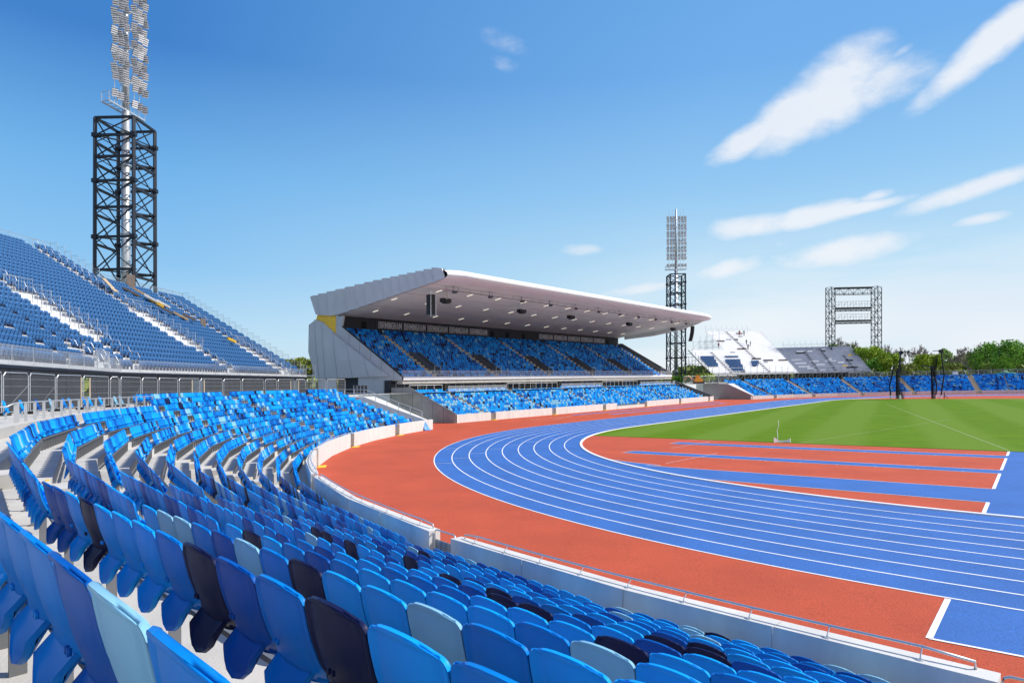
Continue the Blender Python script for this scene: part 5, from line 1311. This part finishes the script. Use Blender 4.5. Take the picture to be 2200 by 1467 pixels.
# ------------------------------------------------------------------ trees
def leafmat(n, c, c2): return mat(n, c, .7, var=0, vscale=.35, col2=c2, spec=.25, detail=3)
M_lf = {'yellow': leafmat('leaf_yellow_green', (.17, .29, .015), (.38, .50, .035)), 'green': leafmat('leaf_green', (.08, .22, .02), (.22, .46, .04)), 'olive': leafmat('leaf_olive', (.15, .20, .03), (.30, .34, .06)), 'light': leafmat('leaf_light', (.24, .38, .10), (.40, .52, .16)), 'haze': leafmat('leaf_mixed', (.13, .19, .035), (.26, .30, .06))}
M_bark = mat('bark', (.09, .075, .06), .9, var=.2, vscale=3); M_twig = mat('twigs', (.25, .20, .17), .9, var=.2, vscale=1)
def limbs(mb, rg, base, h, spread, depth=4, n0=5, r0=.3, up=.5, trunk=.3):
    """tapered trunk with forking limbs; returns the tips"""
    tips = []
    base = np.array(base, float); top = base+[rg.uniform(-.2, .2), rg.uniform(-.2, .2), h*trunk]
    mb.tube([base, base+(top-base)*.5+[rg.uniform(-.1, .1), 0, 0], top], r0, 6, False, r0*.75)
    def grow(p, d, l, r, k):
        d = d/np.linalg.norm(d); m = p+d*l*.5+np.array([rg.gauss(0, .06), rg.gauss(0, .06), 0])*l; q = p+d*l+np.array([0, 0, .06*l])
        mb.tube([p, m, q], max(r, .065), 5 if k > 2 else 3, False, max(r*.6, .05))
        if k == 0: tips.append(q); return
        for _ in range(3 if k > 1 else 4):
            nd = d+np.array([rg.gauss(0, .42), rg.gauss(0, .42), rg.gauss(.08, .3)]); grow(q, nd, l*rg.uniform(.6, .85), r*.6, k-1)
            if rg.random() < .4: tips.append(m)
    for j in range(n0):
        a = 2*pi*j/n0+rg.uniform(-.4, .4); d = np.array([cos(a)*spread, sin(a)*spread, up+rg.uniform(0, .5)])
        grow(top-np.array([0, 0, rg.uniform(0, .2)*h*trunk]), d, h*.26, r0*.55, depth-1)
    return tips
def tree(u, vtop, d, wpx, kind, label, group='trees beyond the far bend', vbase=812, seed=1, nl_=3200, leaf=.30, hmin=.15, split=None):
    rg = random.Random(seed); x, y, z = atd(u, vbase, d); zt_ = atd(u, vtop, d)[2]; z = 4.0; h = zt_-z; rw = wpx*d/FPX/2*(1 if kind in ('bare', 'green') else .86)
    th = thing('tree', label, 'tree', (x, y, z), group); mb = MB()
    bare = kind == 'bare'
    tips = limbs(mb, rg, (x, y, z), h, rw/h*2.0, 5 if bare else 4, 7 if bare else 5, .055*h*.5, .75, .22)
    T_ = np.array(tips); 
    # fit the limbs in the height wanted
    zmax = T_[:, 2].max(); f_ = (h*.97)/(zmax-z); rx = np.percentile(np.hypot(T_[:, 0]-x, T_[:, 1]-y), 92); fr_ = rw*.95/rx
    def fit(P): P = np.array(P, float); k = np.clip((P[:, 2]-z)/(h*.25), 0, 1); P[:, 0] = x+(P[:, 0]-x)*(1+(fr_-1)*k); P[:, 1] = y+(P[:, 1]-y)*(1+(fr_-1)*k); P[:, 2] = z+(P[:, 2]-z)*f_; return P
    mb.v = [tuple(q) for q in fit(mb.v)]; T_ = fit(T_)
    mb.build('trunk', M_twig if bare else M_bark, th)
    if bare: return th
    R2 = np.random.default_rng(seed); T_ = T_[np.hypot(T_[:, 0]-x, T_[:, 1]-y) < rw*1.15]; cl = T_[R2.integers(0, len(T_), 90 if split is None else split)]
    low = cl.copy()
    k = R2.integers(0, len(cl), nl_); sg_ = rw*.135
    P = cl[k]+R2.normal(0, 1, (nl_, 3))*[sg_, sg_, sg_*.8]
    P[:, 2] = np.minimum(P[:, 2], z+h*1.02-.3*R2.uniform(0, 1, nl_)); P[:, 2] = np.maximum(P[:, 2], z+h*hmin*R2.uniform(.6, 1.6, nl_))
    a = R2.normal(0, 1, (nl_, 3)); a /= np.linalg.norm(a, axis=1)[:, None]; b_ = np.cross(a, R2.normal(0, 1, (nl_, 3))); b_ /= np.linalg.norm(b_, axis=1)[:, None]
    s_ = R2.uniform(.6, 1.3, nl_)[:, None]*leaf
    V = np.stack([P-a*s_, P+b_*s_*.7, P+a*s_, P-b_*s_*.7], 1).reshape(-1, 3)
    m2 = MB(); m2.v = [tuple(q) for q in V]; m2.f = [(4*i, 4*i+1, 4*i+2, 4*i+3) for i in range(nl_)]; m2.m = [0]*nl_
    m2.build('crown', M_lf[kind], th); return th
TR_ = [(2155, 733, 182, 104, 'green', 'broad bright green tree at the right edge beyond the blue seats', 816, 5200, .34),
       (2083, 738, 186, 72, 'bare', 'leafless grey tree with fine spreading branches left of the broad green tree', 816, 0, 0),
       (2032, 748, 205, 28, 'light', 'slender pale green tree between the cage posts and the leafless grey tree', 812, 1600, .28),
       (1995, 762, 184, 60, 'yellow', 'yellow green tree seen behind the right cage netting', 812, 3600, .3),
       (2040, 782, 182, 48, 'olive', 'low olive tree in front of the slender pale one', 812, 2400, .28),
       (1955, 738, 196, 76, 'bare', 'leafless brownish tree rising behind the throwing cage', 812, 0, 0),
       (1912, 756, 186, 50, 'yellow', 'yellow green tree between the gantry leg and the throwing cage', 812, 3200, .3),
       (1945, 782, 183, 46, 'olive', 'low olive tree at the foot of the brownish bare tree', 812, 2400, .28),
       (1862, 744, 196, 64, 'yellow', 'yellow olive tree seen between the gantry legs', 812, 3600, .3),
       (1885, 768, 190, 44, 'green', 'green tree at the foot of the right gantry leg', 812, 2600, .3),
       (1812, 718, 232, 58, 'bare', 'leafless tree rising above the grey stand between gantry legs', 812, 0, 0),
       (1790, 738, 222, 50, 'yellow', 'yellow green tree behind the left gantry leg', 812, 2600, .34),
       (1835, 740, 224, 40, 'olive', 'olive tree behind the grey stand, right of the bare one', 812, 2400, .34),
       (1895, 735, 236, 34, 'bare', 'small leafless tree far behind the right gantry leg', 812, 0, 0),
       (2215, 750, 190, 60, 'green', 'green tree cut by the right picture edge', 812, 2400, .32)]
for k, (u, vt_, d, wp, kd, lb, vb, nl2, lf_) in enumerate(TR_): tree(u, vt_, d, wp, kd, lb, vbase=vb, seed=11+k, nl_=int(nl2*1.4) or 10, leaf=lf_*.82)
for k, (u, vt_, wp) in enumerate(((612, 771, 26), (632, 768, 30), (652, 767, 30), (670, 770, 28), (592, 776, 24), (690, 775, 26))):
    tree(u, vt_, 168+6*(k % 3), wp+12, 'olive' if k % 2 else 'haze', f'olive green tree in the row left of the grandstand, {ordn([2,3,4,5,1,6][k])} from the left', 'trees between the two stands at left', 830, 40+k, 3000, .26, .02)
for k, (u, vt_, d, wp) in enumerate(((1520, 802, 178, 34), (1465, 806, 190, 30), (1440, 808, 196, 24))):
    tree(u, vt_, d, wp, 'green' if k % 2 else 'yellow', f'low green bush at the foot of the scaffolding, {ordn(3-k)} from the left', 'bushes by the far scaffolding', 826, 60+k, 1200, .22, .02)
# a far-off wood that closes the horizon
R2 = np.random.default_rng(9); n = 26000; ang = R2.uniform(R_(60), R_(215), n); rad = R2.uniform(300, 345, n)
hgt = 4+R2.uniform(0, 1, n)**.8*(7.5+2.5*np.sin(ang*31)+1.8*np.sin(ang*83+1)); P = np.stack([rad*np.cos(ang), 40+rad*np.sin(ang), hgt], 1)
a = R2.normal(0, 1, (n, 3)); a /= np.linalg.norm(a, axis=1)[:, None]; b_ = np.cross(a, R2.normal(0, 1, (n, 3))); b_ /= np.linalg.norm(b_, axis=1)[:, None]
s_ = R2.uniform(.9, 2.0, n)[:, None]; V = np.stack([P-a*s_, P+b_*s_, P+a*s_, P-b_*s_], 1).reshape(-1, 3)
mb = MB(); mb.v = [tuple(q) for q in V]; mb.f = [(4*i, 4*i+1, 4*i+2, 4*i+3) for i in range(n)]; mb.m = [0]*n
o = mb.build('distant_wood', M_lf['haze']); tag(o, 'low band of far-off mixed green woodland along the horizon', 'woodland'); o['kind'] = 'stuff'
# ------------------------------------------------------------------ fences and small things behind the far bend
for k in range(14):
    u0 = 1822+k*28; p0, p1 = P3(u0, 0, 0), 0
    def onn(u, r):
        dx, dy = ray(u); wx, wy = CX-NC[0], CY-NC[1]; A_ = dx*dx+dy*dy; B_ = 2*(wx*dx+wy*dy); C_ = wx*wx+wy*wy-r*r; D_ = (-B_+math.sqrt(B_*B_-4*A_*C_))/2/A_; return CX+D_*dx, CY+D_*dy
    fence_panel(onn(u0, 73.5), onn(u0+28, 73.5), f'grey mesh fence panel behind the far blue seats, {ordn(k+1)} from the left', 2.0, 4.12, 'mesh fence panels behind the far bend')
x, y = onn(2052, 72.6); th = thing('control_desk', 'small pale grey camera position box on the top row right of the cage', 'box', (x, y, 4.1)); mb = MB()
mb.box((x, y, 4.75), 1.8, 1.2, 1.3, R_(102)); mb.build('cabinet', M_alu, th); mb = MB(); mb.box((x, y, 5.6), 1.5, 1.0, .4, R_(102)); mb.build('lid', M_white, th)
x, y = onn(2160, 74.6); th = thing('covered_pile', 'low pile under a dark green sheet behind the rightmost far seats', 'pile', (x, y, 4.1)); mb = MB()
n = 9
mb.add([(x-3+6*i/(n-1), y-1+2*j/4, 4.1+1.5*math.sin(pi*i/(n-1))**.6*math.sin(pi*j/4)**.5*(1+.15*math.sin(i*2.1))+.01) for j in range(5) for i in range(n)], [(j*n+i, j*n+i+1, (j+1)*n+i+1, (j+1)*n+i) for j in range(4) for i in range(n-1)])
mb.build('sheet', mat('green_tarpaulin', (.02, .22, .15), .6), th, smooth=False)
# fence and machines on the apron left of the far seats
for k in range(6):
    a, b_ = pol(NC, 76.5, R_(168-k*2.6)), pol(NC, 76.5, R_(165.4-k*2.6)); fence_panel(a, b_, f'dark mesh fence panel above the far concrete ramp, {ordn(k+1)} from the left', 2.0, 4.12, 'mesh fence panels above the far ramp')
x, y = P3(1497, 172, 0)[:2]; th = thing('excavator', 'small orange excavator behind the far ramp beside the lattice tower', 'excavator', (x, y, 4.1)); M_ora = mat('orange_paint', (.75, .28, .02), .5)
mb = MB(); mb.box((x, y, 4.35), 2.0, .5, .5, YAW); mb.box((x+.5, y+1.2, 4.35), 2.0, .5, .5, YAW); mb.build('track', M_dark, th)
mb = MB(); mb.box((x+.2, y+.5, 5.0), 2.0, 1.5, .8, YAW); mb.box((x, y+.4, 5.8), .9, 1.2, 1.0, YAW); mb.tube([(x-.9, y+.3, 5.1), (x-2.2, y-.6, 6.3), (x-3.0, y-1.2, 5.0)], .14, 6); mb.build('body', M_ora, th)
# access scaffold at the right end of the left stand
x, y = P3(662, 96, 0)[:2]; th = thing('access_scaffold', 'narrow silver scaffold tower between the left stand and the grandstand', 'scaffold', (x, y, 4.1)); mb = MB()
for dx in (-.9, .9):
    for dy in (-.6, .6): mb.tube([(x+dx*RX-dy*FX, y+dx*RY-dy*FY, 4.1), (x+dx*RX-dy*FX, y+dx*RY-dy*FY, 8.6)], .04, 5)
for h in (5, 6, 7, 8):
    for dy in (-.6, .6): mb.tube([(x-.9*RX-dy*FX, y-.9*RY-dy*FY, h), (x+.9*RX-dy*FX, y+.9*RY-dy*FY, h)], .03, 4)
mb.tube([(x-.9*RX, y-.9*RY, 4.3), (x+.9*RX, y+.9*RY, 6)], .03, 4); mb.build('tube_frame', M_galv, th)
mb = MB(); mb.beam((x-.9*RX, y-.9*RY, 6.9), (x+.9*RX, y+.9*RY, 6.9), 1.1, .1); mb.build('platform', M_alu, th)
# glass balustrade behind the near ramp
x, y = P3(760, 92, 0)[:2]; x2, y2 = P3(790, 93, 0)[:2]; th = thing('glass_balustrade', 'smoked glass balustrade below the silver cladding behind the near ramp', 'balustrade', (x, y, 4.1)); mb = MB()
mb.prism([(x, y, 4.2), (x2, y2, 4.2), (x2, y2, 5.35), (x, y, 5.35)], (0, .03, 0)); mb.build('pane', M_glass, th); mb = MB()
for k in range(5): q = k/4; mb.tube([(x+(x2-x)*q, y+(y2-y)*q-.03, 4.1), (x+(x2-x)*q, y+(y2-y)*q-.03, 5.4)], .03, 5)
mb.build('post', M_galv, th)
